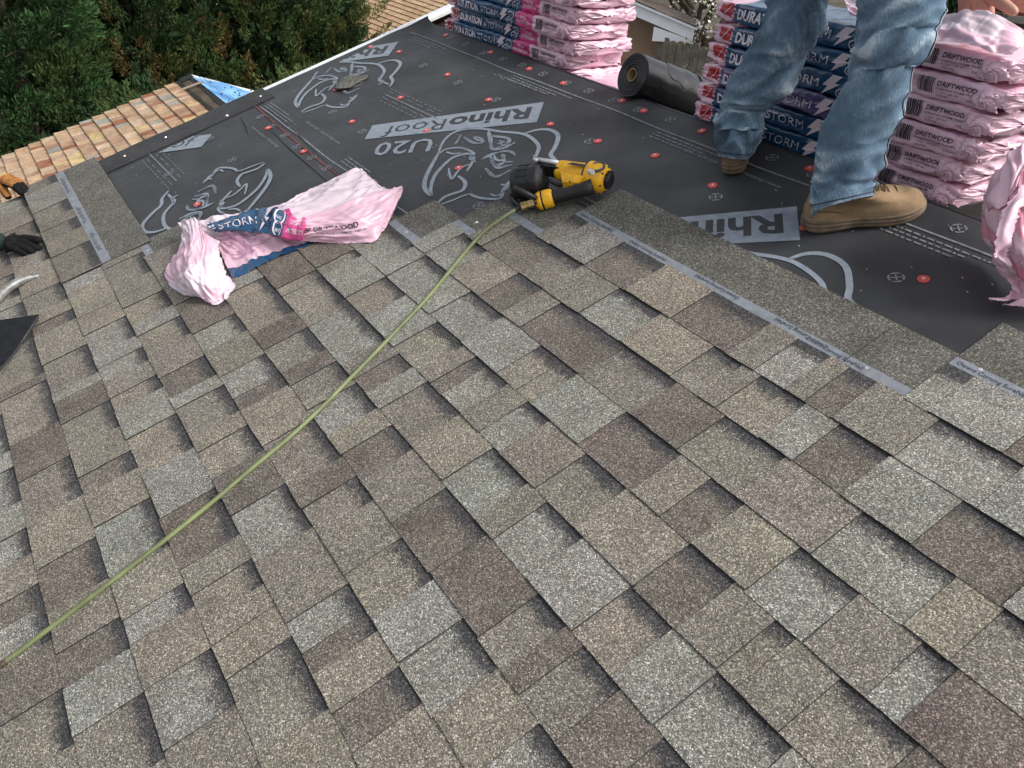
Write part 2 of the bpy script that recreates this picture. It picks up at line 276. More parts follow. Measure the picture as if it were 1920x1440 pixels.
# ---- shingles
CROPS={'1':(0,960,3),'2':(640,960,3),'3':(1280,960,3),'4':(0,520,3),'5':(640,520,3),'6':(1280,520,3),'7':(640,340,3),'8':(0,280,4)}
SEG={
'F':'4 20 780 Gg 4 30 1000 Tg 4 45 1095 Gg 4 80 1290 Tg 1 80 140 Gg 1 150 260 Tt 1 115 475 Gb 1 100 620 Hg 1 150 820 Tb 1 190 1110 Gt 1 400 1330 Tw',
'G':'4 60 180 Gg 4 105 450 Gw 4 130 610 Tb 4 140 650 Gt 4 180 800 Gt 4 200 890 Tb 4 255 1090 Gw 4 300 1330 Tt 1 390 240 Gb 1 450 480 Tt 1 485 590 Tw 1 520 700 Gb 1 575 880 Tg 1 640 1140 Gw',
'H':'4 240 85 Gw 4 280 180 Tt 4 300 240 Gb 4 330 290 Tt 4 375 445 Gw 4 430 610 Tg 4 450 655 Tb 4 490 770 Gw 4 545 920 Tw 4 595 1065 Gb 4 645 1155 Tt 4 700 1335 Gg 1 800 300 Tt 1 880 510 Gg 1 940 640 Tt 1 1020 890 Gg 1 1140 1220 Tw',
'I':'8 730 900 Tg 8 660 1030 Tt 4 505 60 Gb 4 560 190 Tt 4 605 280 Gg 4 670 390 Tg 4 680 465 Gg 4 725 535 Tw 4 760 625 Gt 4 790 700 Tg 4 860 850 Gt 4 950 1050 Tg 4 1060 1285 Gb 1 1170 250 Tw 1 1250 380 Gt 1 1340 510 Tt 1 1390 645 Tt 1 1470 830 Gw 1 1650 1260 Tt',
'J':'8 930 850 Gw 8 1030 980 Tw 4 820 130 Gt 4 870 220 Tg 4 900 285 Gt 4 970 380 Tw 4 1030 515 Gb 4 1100 625 Ig 4 1125 690 Gw 4 1230 830 Tt 4 1260 920 Gt 4 1340 1070 Ub 4 1465 1260 Gg 1 1600 200 Tw 1 1775 540 Gg 2 70 620 Gb 2 105 750 Tt 2 165 1000 Gb 2 370 1150 Tt',
'K':'8 1300 850 Tw 4 1055 140 Gb 4 1100 260 Tb 4 1215 270 Gg 4 1290 365 Tw 4 1375 505 Gg 4 1450 625 Gb 4 1510 680 Tt 4 1625 880 Gw 4 1785 1110 Tb 4 1820 1265 Tw 5 45 1155 Gw 5 110 1310 Tw 2 185 260 Gt 2 360 500 Tg 2 515 735 Gg 2 760 980 Tt 2 990 1300 Gg',
'L':'4 1420 100 Gt 4 1590 240 Tb 4 1625 350 Gw 4 1740 470 Tb 4 1775 550 Gw 4 1850 640 Tt 5 45 630 Gg 5 100 810 Tt 5 160 920 Gb 5 290 1050 Tw 5 450 1290 Gb 2 700 220 Tb 2 950 590 Gw 2 1100 780 Ub 2 1190 900 Gw 2 1480 1080 Tb 2 1770 1320 Gb',
'M':'4 1710 60 Gt 4 1835 240 Gg 5 150 420 Tw 5 205 510 Gb 5 280 590 Tg 5 360 675 Gw 5 540 860 Tt 5 720 1060 Gg 5 930 1250 Tw 5 1050 1350 Gg 2 1230 250 Tg 2 1465 560 Gt 2 1710 790 Tg 3 95 1000 Gg 3 550 1390 Tg',
'N':'7 20 480 Tg 7 135 610 Gt 7 260 710 Tg 5 415 335 Gt 5 590 455 Tw 5 630 535 Gb 5 665 610 Hg 5 800 700 Tw 5 910 800 Gg 5 1030 910 Tw 5 1225 1110 Gw 5 1450 1310 Tt 2 1780 330 Gb 3 140 530 Tw 3 350 765 Gt 3 460 875 Tw 3 740 1080 Gt 3 1200 1440 Tb',
'O':'7 180 350 Gg 7 330 420 Tg 7 360 490 Gg 7 520 580 Tg 7 610 700 Gg 7 800 840 Tg 7 1000 1015 Gt 7 1110 1110 Gt 7 1230 1160 Tg 5 1460 865 Gb 5 1770 1110 Tt 5 1855 1310 Gb 3 160 110 Tt 3 540 310 Gg 3 830 610 Tw 3 1170 910 Gg 3 1350 1080 Tb',
'P':'7 540 300 Tg 7 580 360 Gg 7 720 460 Tt 7 880 595 Gb 7 1010 690 Tw 7 1115 770 Gb 7 1480 1020 Gw 5 1750 700 Tb 6 110 885 Gw 6 450 1120 Tw 3 870 130 Gg 3 1390 510 Tt 3 1680 680 Gw',
'Q':'7 760 330 Tw 7 900 320 Gb 7 1110 470 Gw 7 1230 560 Tw 7 1440 690 Gg 7 1700 820 Tt 6 80 465 Gw 6 230 580 Tw 6 310 660 Gt 6 600 790 Tg 6 750 940 Gb 6 1030 1120 Tg 6 1470 1360 Gb 3 1860 480 Tg',
'R':'7 1120 330 Gw 7 1290 300 Tg 7 1470 425 Gb 7 1700 560 Tt 6 80 150 Gb 6 390 340 Tw 6 520 450 Gg 6 740 520 Tw 6 810 615 Gb 6 1000 670 Tw 6 1320 910 Gg 6 1840 1140 Tg',
'S':'6 1405 580 Gg 6 1570 620 Tg'}
ORDER='CDEFGHIJKLMNOPQRS'; K0={c:i-3 for i,c in enumerate(ORDER)}
LEFT=dict(C=UL,D=UL,E=UL,F=UL,G=UL,H=UL,I=-3.02,J=-3.06,K=-2.925,L=-2.76,M=-2.61,N=-2.475,O=-2.335,P=-2.145,Q=-2.022,R=-1.85,S=-.692)
TONE={'g':(.258,.257,.234),'t':(.240,.215,.177),'w':(.206,.187,.162),'b':(.140,.117,.103)}
HL=.337
def bot(s): return .0078*(1-s/HL)+.0032
def gtop(s): return bot(s)+.0024
rs=random.Random(5)
def rnd_segs(u0,u1):
    out=[];u=u0;t=rs.choice('TG')
    while u<u1-.03:
        w=rs.uniform(.07,.24); out.append((u,t,rs.choice('ggttwwbb'))); u+=w; t='G' if t in'TU' else 'T'
    return out
def tabmesh(u0,u1,k,typ,gap0,gap1):
    v0=k*EXP+rs.uniform(-.0016,.0016); nx=max(3,int((u1-u0)/.03)); S0=[0,.05,.1,.151]
    tw=.0028 if typ in'TIU' else .0007; lift=rs.uniform(0,.0008)
    us=np.linspace(u0+gap0,u1-gap1,nx); V=[];UV=[]
    jit=[rs.uniform(-.0011,.0011) for _ in us]
    sk=rs.uniform(-.0012,.0012)
    for i,u in enumerate(us):
        for j,s in enumerate(S0):
            vv=v0+s+(jit[i] if j==0 else 0)
            V.append((u+sk*(1-s/.15)*2,vv,gtop(s)+tw+lift*(1-s/.15)+(rs.uniform(-.0003,.0003) if 0<j<3 else 0))); UV.append((u,s))
    ny=len(S0); F=grid_faces(nx,ny); M_=[0]*len(F)
    o=len(V)
    for i in range(nx): V.append((V[i*ny][0],V[i*ny][1]+.0005,bot(0)-.003)); UV.append((0,0))
    for i in range(nx-1): F.append((o+i,o+i+1,(i+1)*ny,i*ny)); M_.append(1)
    for side in (0,nx-1):
        o2=len(V)
        for j,s in enumerate(S0): p=V[side*ny+j]; V.append((p[0],p[1],gtop(s)-.002)); UV.append((0,0))
        for j in range(ny-1):
            q=(side*ny+j,side*ny+j+1,o2+j+1,o2+j); F.append(q if side==0 else q[::-1]); M_.append(1)
    return V,F,M_,UV
def nailstrip(parent,u0,u1,v0,idx,flat=False):
    z=lambda s: gtop(s)+.0009
    V=[];n=max(3,int((u1-u0)/.05)); 
    for u in np.linspace(u0+.001,u1-.001,n):
        for s in (.150,.180): V.append((u,v0+s+(.0008*math.sin(u*40)),z(s)))
    mk('nail_strip',V,grid_faces(n,2),M['strip'],parent)
_tx={}
def textverts(s,bold=0.0):
    key=(s,bold)
    if key not in _tx:
        cu=bpy.data.curves.new('t','FONT'); cu.body=s; cu.size=1; cu.resolution_u=2; cu.offset=bold; cu.align_x='LEFT'
        o=bpy.data.objects.new('t',cu); COL.objects.link(o); dg=bpy.context.evaluated_depsgraph_get(); me=bpy.data.meshes.new_from_object(o.evaluated_get(dg))
        V=np.zeros(len(me.vertices)*3); me.vertices.foreach_get('co',V); V=V.reshape(-1,3)[:,:2].copy(); F=[tuple(p.vertices) for p in me.polygons]
        bpy.data.objects.remove(o); bpy.data.curves.remove(cu); bpy.data.meshes.remove(me)
        V[:,0]-=V[:,0].min(); _tx[key]=(V/np.array([V[:,0].max(),1]),F,V[:,0].max())
    return _tx[key]
def text2d(s,org,ex,ey,bold=0.0):                       # letters mapped to org + x*ex + y*ey ; x 0..1 over the word, y 1 = font size
    V,F,_=textverts(s,bold); org=np.asarray(org,float); return org+V[:,:1]*np.asarray(ex)+V[:,1:]*np.asarray(ey),F
allsh=0
for c in ORDER:
    k=K0[c]; L0=LEFT[c]; segs=[]
    if c in SEG:
        tk=SEG[c].split()
        for i in range(0,len(tk),4):
            x0,y0,sc=CROPS[tk[i]]; p=RN(x0+float(tk[i+1])/sc,y0+float(tk[i+2])/sc,.006); segs.append((p[0],tk[i+3][0],tk[i+3][1]))
        segs.sort(); segs=[s for s in segs if s[0]>L0-.03]
        fs=[segs[0]]
        for s in segs[1:]:
            if s[0]-fs[-1][0]>.028: fs.append(s)
        segs=fs
        if segs[0][0]-L0>.06: segs=[s for s in rnd_segs(L0,segs[0][0])if s[0]<segs[0][0]-.04]+segs
        else: segs[0]=(L0,)+segs[0][1:]
        ur=1.15 if k>=0 else .6
        if segs[-1][0]<ur-.1: segs=segs+[s for s in rnd_segs(segs[-1][0]+.16,ur)]
    else: segs=rnd_segs(L0,.5)
    uend=max(segs[-1][0]+.15,.5); nxt=LEFT[ORDER[ORDER.index(c)+1]] if c!='S' else uend
    # backing shingles, one metre each
    b0=L0; shs=[]
    while b0<uend-.01:
        b1=min(b0+1.0,uend); hl=HL if b0<nxt+.02 or c in'RS' else .2
        mb=MB(); V=[]
        for u in (b0+.0008,b1-.0008):
            for s in (.004,.15,hl): V.append((u,k*EXP+s,gtop(s)))
            for s in (.004,.15,hl): V.append((u,k*EXP+s,gtop(s)-.0023))
        mb.add(V,[(0,6,7,1),(1,7,8,2)],0); mb.add(V,[(3,4,10,9),(4,5,11,10),(0,3,9,6),(2,8,11,5),(0,1,4,3),(1,2,5,4),(6,9,10,7),(7,10,11,8)],1)
        so=mb.build('shingle',[M['headlap'],M['asphalt']],house); shs.append((b0,b1,so)); allsh+=1
        vis1=min(b1,nxt+.03)
        if vis1-b0>.03:
            nailstrip(so,b0,vis1,k*EXP,allsh)
        b0=b1
    for i,(u,t,cl) in enumerate(segs):
        u1=segs[i+1][0] if i+1<len(segs) else uend
        if u1-u<.01: continue
        so=[x for x in shs if x[0]-.02<=(u+u1)/2<=x[1]+.02][0][2]
        nt_=segs[i+1][1] if i+1<len(segs) else 'T'
        V,F,M_,UV=tabmesh(u,u1,k,t,.0 if t in'HIU' else .0007,.0 if nt_ in'HIU' else .0007)
        q=rs.uniform(.93,1.07); tone=[a*q*rs.uniform(.98,1.02) for a in TONE[cl]]
        mk('shingle_tab',V,F,[M['granule'],M['asphalt']],so,mi=M_,uv=UV,color=(*tone,1.0 if t in'GH' else 0.0))
# one shingle still being laid at the rake: a thing of its own
lo=thing('loose_shingle','single grey shingle with a pale nail strip being set in place by two gloved hands','shingle',(-3.55,.44,.012),roof=True)
LU0,LU1,LV=-4.075,-3.022,.428
def LN(u,s): return .0155+.012*np.clip((-3.5-u)/.5,0,1)**1.5+.004*(1-s/HL)
us=np.linspace(LU0,LU1,16); V=[];
for u in us:
    for s in (0,.15,HL): V.append((u,LV+s+.004*(u-LU0)*0,LN(u,s)))
    for s in (0,.15,HL): V.append((u,LV+s,LN(u,s)-.0028))
F=[];Mi=[]
for i in range(15):
    a=i*6;b=a+6
    for (p,q,mm) in ((0,1,0),(1,2,0)): F.append((a+p,b+p,b+q,a+q));Mi.append(mm)
    for (p,q) in ((3,0),(4,3),(5,4),(2,5)): F.append((a+p,b+p,b+q,a+q));Mi.append(1)
F+= [(0,1,4,3),(1,2,5,4)]; e=15*6; F+=[(e+3,e+4,e+1,e),(e+4,e+5,e+2,e+1)]; Mi+=[1]*4
mk('backing',V,F,[M['headlap'],M['asphalt']],lo,mi=Mi)
def c8(x,y): return RN(x/4,280+y/4,.016)[0]
LS=[(LU0,'G','w'),(c8(300,330),'T','g'),(c8(390,440),'G','t'),(c8(410,520),'T','w'),(c8(455,570),'G','w'),(c8(500,640),'T','t'),(c8(555,748),'G','w'),(c8(640,930),'T','g')]
for i,(u,t,cl) in enumerate(LS):
    u1=LS[i+1][0] if i<len(LS)-1 else LU1
    V,F,M_,UV=tabmesh(u,u1,0,t,.0007,.0007); V=[(a,b+LV,LN(a,b)+.0006+(.0028 if t=='T' else .0007)+(n-gtop(b)-(.0028 if t=='T' else .0007))*(1 if n<gtop(b) else .3)) for a,b,n in V]
    mk('shingle_tab',V,F,[M['granule'],M['asphalt']],lo,mi=M_,uv=UV,color=(*[a*.80 for a in TONE[cl]],1.0 if t=='G' else 0.0))
V=[];
for u in us:
    for s in (.150,.186): V.append((u,LV+s,LN(u,s)+.0006))
mk('nail_strip',V,grid_faces(16,2),M['strip'],lo)
mb=MB()
for a in np.arange(LU0+.05,LU1-.04,.011):
    if math.sin(a*19)+.6*math.sin(a*47)<-.1: continue
    q=rs.uniform(.004,.010); s0=.156+rs.uniform(0,.006); s1=s0+rs.uniform(.008,.018); mb.add([(a,LV+s0,LN(a,.15)+.0009),(a+q,LV+s0,LN(a,.15)+.0009),(a+q+rs.uniform(-.003,.003),LV+s1,LN(a,.15)+.0009),(a,LV+s1,LN(a,.15)+.0009)],[(0,1,2,3)])
mb.build('adhesive_dabs',mat('grey_adhesive',(.09,.095,.105),.6),lo,kind='stuff')
# lettering on the nail strips (dark, turned both ways) and the nails in them
def stripnote(c,u,flip,s='Owens Corning SureNail'):
    k=K0[c]; w=.155; zz=gtop(.165)+.0016; v=k*EXP
    if flip: V,F=text2d(s,(u+w,v+.173,zz),(-w,0,0),(0,-.0165,0),.012)
    else: V,F=text2d(s,(u,v+.1585,zz),(w,0,0),(0,.0165,0),.012)
    mk('strip_lettering',V,F,M['stripink'],house)
for c,u,fl in (('R',-1.835,0),('R',-1.60,0),('R',-1.335,1),('R',-1.06,1),('R',-.96,0),('S',-.68,0),('S',-.45,0),('N',-2.46,0)): stripnote(c,u,fl)
for px in ((894,418),(886,443),(961,409),(763,437),(1163,445),(1263,508),(1410,583),(1625,692),(1838,695),(278,471)):
    p=RN(px[0],px[1],.006); s=(p[1]/EXP)%1*EXP
    V,F=lathe((p[0],p[1],.0045),(p[0],p[1],.0105),[(0,.0058),(.7,.0058),(1,.004)],10); mk('roofing_nail',V,F,M['steel'],house)
# starter strip along the rake
V=[];us=(UL-.012,UL+.17)
for v in np.linspace(.765,1.605,14):
    for u in us: V.append((u+.004*math.sin(v*17),v,.0062+.001*math.sin(v*9)))
    V.append((us[1]+.003,v,.0022)); V.append((us[0],v,-.03))
F=[]
for i in range(13):
    a=i*4;b=a+4; F+=[(a,a+1,b+1,b),(a+1,a+2,b+2,b+1),(a+3,a,b,b+3)]
F+=[(0,3,2,1),(52,53,54,55)]
mk('starter_strip',V,F,[M['starter'],M['asphalt']],house,mi=([0,1,1]*13+[1,1]))
for px in ((233,292),(310,257),(488,180),(425,216)):
    p=RN(*px,.008); V,F=lathe((p[0],p[1],.006),(p[0],p[1],.009),[(0,.007),(1,.005)],8); mk('roofing_nail',V,F,M['steel'],house)
# ---------------------------------------------------------------- prints on the underlayment, cap nails
def c2p(x,y): return (500+x/2.743,y/2.743)
PN=.0034
def onfelt(P2,n=PN): return [(a,b,n) for a,b in P2]
HEAD=[([(885,790),(905,740),(940,700),(990,675),(1060,665),(1130,668),(1200,680),(1290,688),(1340,700),(1380,728),(1400,758),(1393,790),(1383,822),(1425,842),(1465,860)],15),
([(1330,690),(1390,672),(1450,670),(1490,688),(1500,715),(1482,765),(1462,800),(1488,835),(1480,880)],17),
([(888,788),(852,850),(822,910),(812,958),(826,990),(850,1012)],17),([(850,1012),(846,965),(868,905),(905,860),(950,820),(1000,800),(1045,795),(1068,812)],15),
([(888,795),(915,775),(960,765),(1005,765),(1035,778)],12),([(938,868),(942,900),(955,925),(980,890),(1010,862),(1052,846)],10),([(1043,797),(1066,815),(1052,850),(1030,885)],12),
([(880,1050),(915,1018),(960,1000),(1005,985),(1022,960),(1018,935),(985,908)],15),([(890,1058),(955,1035),(1015,1010),(1060,998)],9),([(1040,1000),(1090,1020),(1150,1027),(1205,1022),(1220,975),(1258,942)],13),
([(1108,822),(1150,798),(1200,786),(1248,784),(1278,802)],9),([(1150,815),(1172,850),(1205,850),(1222,830),(1212,800)],13),([(1160,832),(1192,862),(1262,852)],8),([(1128,868),(1170,912),(1257,880)],10),
([(1140,672),(1155,715),(1160,770),(1225,765),(1278,735)],11),([(1150,700),(1240,712),(1247,738),(1165,772)],8),([(1185,742),(1238,734)],6),([(1200,724),(1214,752)],6),([(1225,724),(1195,748)],5),
([(1018,708),(1048,728),(1080,740),(1104,738),(1106,722),(1085,712),(1070,722)],10),([(1000,698),(975,742)],9),([(925,785),(960,795),(1000,790)],10),([(1150,1000),(1190,1010),(1250,960)],9)]
def h6(x,y): return ((350+x/4.8)*2.743,(250+y/4.8)*2.743)
for P,w in (([(95,40),(150,80),(200,98),(258,92),(268,75),(240,48),(190,42),(215,66),(250,74)],11),([(310,0),(325,60),(340,112),(370,145),(440,140),(500,112),(560,95)],9),([(330,25),(400,40),(490,55),(494,100)],8),([(255,240),(320,215),(400,180),(470,165),(530,175),(560,208)],10),
([(335,215),(352,262),(400,318),(470,302),(532,290)],13),([(370,205),(382,238),(428,252),(460,215),(438,195)],11),([(290,320),(375,398),(450,372),(522,335)],12),([(345,250),(385,290),(455,268),(540,262)],8),([(720,205),(760,238),(802,268),(742,300)],10),([(430,465),(470,470),(520,425)],9),([(70,130),(120,150),(190,190),(150,230),(205,262)],10),([(15,105),(45,60),(75,20)],7)):
    HEAD.append(([h6(*q) for q in P],w))
hs_=[]
for P,w in HEAD:
    Q=np.array([RN(*c2p(x,y))[:2] for x,y in P]); wid=w/2.743/560
    hs_.append((Q,wid*1.55))
BAN=np.array([RN(*c2p(x,y))[:2] for x,y in ((1427,528),(1390,632),(505,720),(545,648))])
def printset(xf,ok,name_suffix=''):
    # xf maps pattern coordinates to the roof; ok filters faces that are on this sheet
    mb=MB()
    for Q,w in hs_:
        n=max(8,len(Q)*4); C=spline(Q,n); ww=w*(1.0-.45*np.abs(np.linspace(-1,1,n))**4)
        V,F=ribbon(C,ww); V=xf(V); F=[q for q in F if ok(V[list(q)].mean(0))]; mb.add(onfelt(V),F)
    if mb.F: mb.build('printed_emblem',M['ink'],house)
    # banner plate subdivided so it can end at the sheet's edge
    a,b,c,dd=BAN[0],BAN[1],BAN[2],BAN[3]; nu,nv=60,10; V=[]
    for i in range(nu):
        for j in range(nv):
            s=i/(nu-1);t=j/(nv-1); V.append((a*(1-s)+dd*s)*(1-t)+(b*(1-s)+c*s)*t)
    V=xf(np.array(V)); F=[q for q in grid_faces(nu,nv) if ok(V[list(q)].mean(0))]
    if F: mk('printed_banner',onfelt(V),F,M['ink'],house)
    ex=(dd-a); ey=(a-b)                       # text runs from the right end, letters upside down seen from the eave
    o=a*.78+b*.22 
    for s,st,ln,bold in (('Rhino',.055,.46,.030),('Roof',.535,.36,-.004)):
        V,F=text2d(s,np.append(a+ (b-a)*.20+ex*st,PN+.0005),np.append(ex*ln,0),np.append((b-a)*.78,0),bold)
        V2=xf(V[:,:2]); F=[q for q in F if ok(V2[list(q)].mean(0))]
        if F: mk('printed_lettering',np.column_stack([V2,V[:,2]]),F,M['felt'],house)
    U=np.array([RN(*c2p(x,y))[:2] for x,y in ((865,715),(835,790),(555,815),(575,740))])
    V,F=text2d('U20',np.append(U[0],PN),np.append(U[3]-U[0],0),np.append((U[1]-U[0])*1.28,0),.012); V2=xf(V[:,:2]); F=[q for q in F if ok(V2[list(q)].mean(0))]
    if F: mk('printed_lettering',np.column_stack([V2,V[:,2]]),F,M['ink'],house)
    # dashed guide lines beside the emblem
    mb=MB()
    L0=np.array([RN(*c2p(640,460))[:2],RN(*c2p(905,580))[:2]]); L1=np.array([RN(*c2p(585,520))[:2],RN(*c2p(765,615))[:2]])
    for t,dash,w in ((0,.022,.004),(.22,.05,.0035),(.5,0,.006),(.75,.05,.0035),(1,.022,.004)):
        p=L0[0]*(1-t)+L1[0]*t; q=p+(L0[1]-L0[0]); ln=np.linalg.norm(q-p); dr=(q-p)/ln; s=0
        while s<ln:
            e=min(s+(dash or ln),ln); Vv,F=ribbon(np.array([p+dr*s,p+dr*(s+e)/2,p+dr*e]),w); Vv=xf(Vv); F=[z for z in F if ok(Vv[list(z)].mean(0))]; mb.add(onfelt(Vv),F); s=e+(dash*.7 if dash else 1)
    if mb.F: mb.build('printed_guide_line',M['inkthin'],house)
up=lambda p: UL+.10<p[0]<UR and 1.50<p[1]<VR-.02
lowk=lambda p: UL+.20<p[0]<UR and .2<p[1]<1.47
for du in (0,-1.265,1.25): printset(lambda V,du=du: V+np.array([du,0]),up)
for su in (-5.545,-6.81): printset(lambda V,su=su: np.array([su,2.93])-V,lowk)
# long white rule and the small print under it; upper edge and (turned round) lower edge of the sheet
mb=MB(); tiny=MB()
def rule(v,w,u0=UL+.06,u1=UR-.1,seed=1,dv=-1,txt=True):
    uu=np.linspace(u0,u1,120); V,F=ribbon(np.column_stack([uu,v+.003*np.sin(uu*5+seed)+.002*np.sin(uu*13)]),w); mb.add(onfelt(V),F)
rule(2.392,.007); rule(1.512,.007,u0=UL+.21)
r_=random.Random(3)
for base,dv in ((2.392,-1),(1.512,1)):
    u=UL+.22
    while u<.9:
        for row in range(3):
            ln=r_.uniform(.28,.42)*(1-.2*row); v=base+dv*(.022+.0165*row); s=0
            while s<ln:
                e=r_.uniform(.006,.028); Vv,F=ribbon(np.array([(u+s,v),(u+s+e/2,v),(u+s+e,v)]),.0062); tiny.add(onfelt(Vv),F); s+=e+.006
        u+=.90
    u=-3.36 if dv<0 else -3.75
mb.build('printed_rule',M['inkthin'],house); tiny.build('fine_print',M['inkthin'],house,kind='stuff')
def tell(u,v,w,h,flip=True):
    V,F=text2d('www.rhinoroof.com / 1-800-439-7465',(u+w,v,PN),(-w,0,0),(0,-h,0),.01) if flip else text2d('www.rhinoroof.com / 1-800-439-7465',(u,v,PN),(w,0,0),(0,h,0),.01)
    mk('printed_lettering',V,F,M['inkthin'],house)
tell(-3.02,2.345,.36,.022); tell(-1.86,2.345,.40,.022); tell(-3.45,1.60,.36,.022); tell(-3.66,1.40,.33,.02,False)
P=[RN(x,y)[:2] for x,y in ((478,199),(520,236),(560,270),(600,303),(642,336))]; V,F=ribbon(spline(P,20),.006); mk('chalk_line',onfelt(V),F,M['redline'],house)
# printed nail marks: rings with a cross
def ring(mb,c,r0,r1,a0,a1,n=8):
    V=[];
    for i in range(n):
        a=a0+(a1-a0)*i/(n-1); V+=[(c[0]+r0*math.cos(a),c[1]+r0*math.sin(a),PN),(c[0]+r1*math.cos(a),c[1]+r1*math.sin(a),PN)]
    mb.add(V,grid_faces(n,2))
for px in ((844,71),(874,84),(907,101),(943,112),(979,123),(1018,140),(1062,157),(1104,172),(1150,189),(1197,207),(1257,226),(794,124),(859,156),(930,188),(624,211),(680,248),(1106,266),(1448,297),(1525,329),(1342,371),(1797,430),(1680,522),(898,387),(488,220),(512,237),(534,255),(557,276),(585,297),(612,317),(395,261),(436,301),(317,327)):
    p=RN(*px); mb=MB(); 
    for q in range(4): ring(mb,p,.015,.0205,q*1.57+.16,q*1.57+1.41,6)
    mb.add(*(lambda V,F:(onfelt(V),F))(*ribbon(np.array([(p[0]-.009,p[1]-.009),(p[0],p[1]),(p[0]+.009,p[1]+.009)]),.004))); mb.add(*(lambda V,F:(onfelt(V,PN+.0004),F))(*ribbon(np.array([(p[0]-.009,p[1]+.009),(p[0],p[1]),(p[0]+.009,p[1]-.009)]),.004)))
    mb.build('printed_nail_mark',M['inkthin'],house)
for px in ((768,44),(779,46),(836,67),(920,99),(992,130),(1056,157),(1166,190),(1207,209),(748,98),(839,141),(630,169),(751,184),(916,188),(660,229),(800,246),(1032,234),(1121,266),(569,285),(503,241),(860,316),(1228,293),(1336,349),(1316,247),(1518,317),(1509,428),(1731,525),(370,384),(685,84)):
    p=RN(*px); z=PN-.001; tilt=rs.uniform(-.15,.15)
    if px[1]<90 and px[0]<800: p[0]=max(p[0],UL+.085)
    V,F=lathe((p[0],p[1],z),(p[0]+.0004*tilt,p[1],z+.0028),[(0,.0148),(.6,.0146),(1,.0125),(1.0,.006)],18); cn=mk('cap_nail',V,F,M['red'],house,smooth=False)
    V,F=lathe((p[0],p[1],z+.002),(p[0],p[1],z+.0042),[(0,.0045),(1,.0035)],10); mk('nail_head',V,F,M['steel'],cn)
# pale crumbs and scuffs on the felt
mb=MB()
for i in range(260):
    u,v=rs.uniform(UL+.2,.4),rs.uniform(.8,2.45); a=rs.uniform(.0007,.0022); mb.box((u,v,PN+.0008),(a*2,a,a),m=0)
mb.build('crumbs',mat('pale_grit',(.45,.45,.42),.9),house,kind='stuff')
# ---------------------------------------------------------------- small things lying on the roof
def RNn(px,py,n): return RN(px,py,n)
# grey shingle scrap on the felt
sc=thing('shingle_scrap','small torn grey shingle offcut lying on the black underlayment near the white rake edge','shingle scrap',RN(660,155,.01),roof=True)
pts=[(627,165),(641,146),(655,141),(690,141),(690,145),(672,155),(655,164),(636,166)]
T=[RN(x,y,.014+.006*math.sin(i)) for i,(x,y) in enumerate(pts)]; B_=[p-np.array([0,0,.006]) for p in T]; n=len(T)
mk('offcut',T+B_,[tuple(range(n))]+[(i,n+i,n+(i+1)%n,(i+1)%n) for i in range(n)]+[tuple(range(n,2*n))[::-1]],[M['headlap'],M['asphalt']],sc,mi=[0]+[1]*(n+1))
# black offcut at the left edge, underside up
bo=thing('shingle_scrap','black shingle offcut with shiny tar underside up at the left edge of the picture','shingle scrap',RN(20,640,.02),roof=True)
pts=[(75,589),(62,606),(40,640),(20,668),(2,695),(-60,740),(-110,690),(-70,610),(0,601),(40,594)]
T=[RN(x,y,.020+.010*(x>30)) for i,(x,y) in enumerate(pts)]; B_=[p-np.array([0,0,.006]) for p in T]; n=len(T)
M['tar']=mat('tar_back',(.009,.010,.013),.6,spec=.25,noise=(30,.6,6),bump=(55,.004))
mk('offcut',T+B_,[tuple(range(n))]+[(i,n+i,n+(i+1)%n,(i+1)%n) for i in range(n)]+[tuple(range(n,2*n))[::-1]],[M['tar'],M['headlap']],bo,mi=[0]+[1]*(n+1))
mb=MB(); P=spline([RN(x,y,.032) for x,y in ((70,594),(48,628),(22,664),(-5,694))],20); V,F=ribbon(P[:,:2],.012); mb.add([(a,b,.0275) for a,b in V],F); mb.build('sealant_line',mat('sealant',(.03,.03,.033),.25,bump=(120,.003)),bo)
# curved silver tool
to=thing('pry_bar','curved silver metal bar tip resting on the shingles at the left edge','hand tool',RN(20,545,.02),roof=True)
P=spline([RN(-60,640,.03),RN(-20,580,.032),RN(6,549,.035),RN(30,531,.034),RN(52,522,.026),RN(74,517,.014)],30); V,F=tube(P,[.0155]*20+[.0155-.0011*i for i in range(10)],12)
mk('bar',V,F,mat('scuffed_silver',(.24,.245,.235),.45,metal=.3,noise=(50,.35,7)),to,smooth=True)
# ---------------------------------------------------------------- nail gun
M['tooldark']=mat('dark_tool_steel',(.03,.03,.032),.35,metal=.6,noise=(80,.4))
gun=thing('nail_gun','yellow and black coil roofing nail gun lying on its side on the black underlayment','nail gun',RN(1060,355,.0),roof=True)
def G(x,y,n): return RN(x,y,n)
capA,capB=G(1044,318,.075),G(1139,337,.062)
ax=capB-capA; axL=np.linalg.norm(ax)
V,F=lathe(capA,capB,[(0,.022),(.05,.031),(.10,.033),(.45,.036),(.58,.039),(.63,.045),(.66,.048),(.82,.0485),(.91,.045),(.97,.038),(1,.030)],28); body=mk('housing',V,F,M['yellow'],gun,smooth=True)
V,F=lathe(capB-ax*.035,capB+ax*.075,[(0,.024),(.3,.0245),(.35,.027),(.75,.026),(1,.020)],20); mk('exhaust_cap',V,F,M['blackpl'],gun,smooth=False)
V,F=lathe(capB+ax*.05,capB+ax*.082,[(0,.012),(1,.010)],14); mk('cap_bolt',V,F,M['tooldark'],gun)
V,F=lathe(capA+ax*.62,capA+ax*.65,[(0,.047),(.5,.049),(1,.047)],28); mk('seam_ring',V,F,M['tooldark'],body)
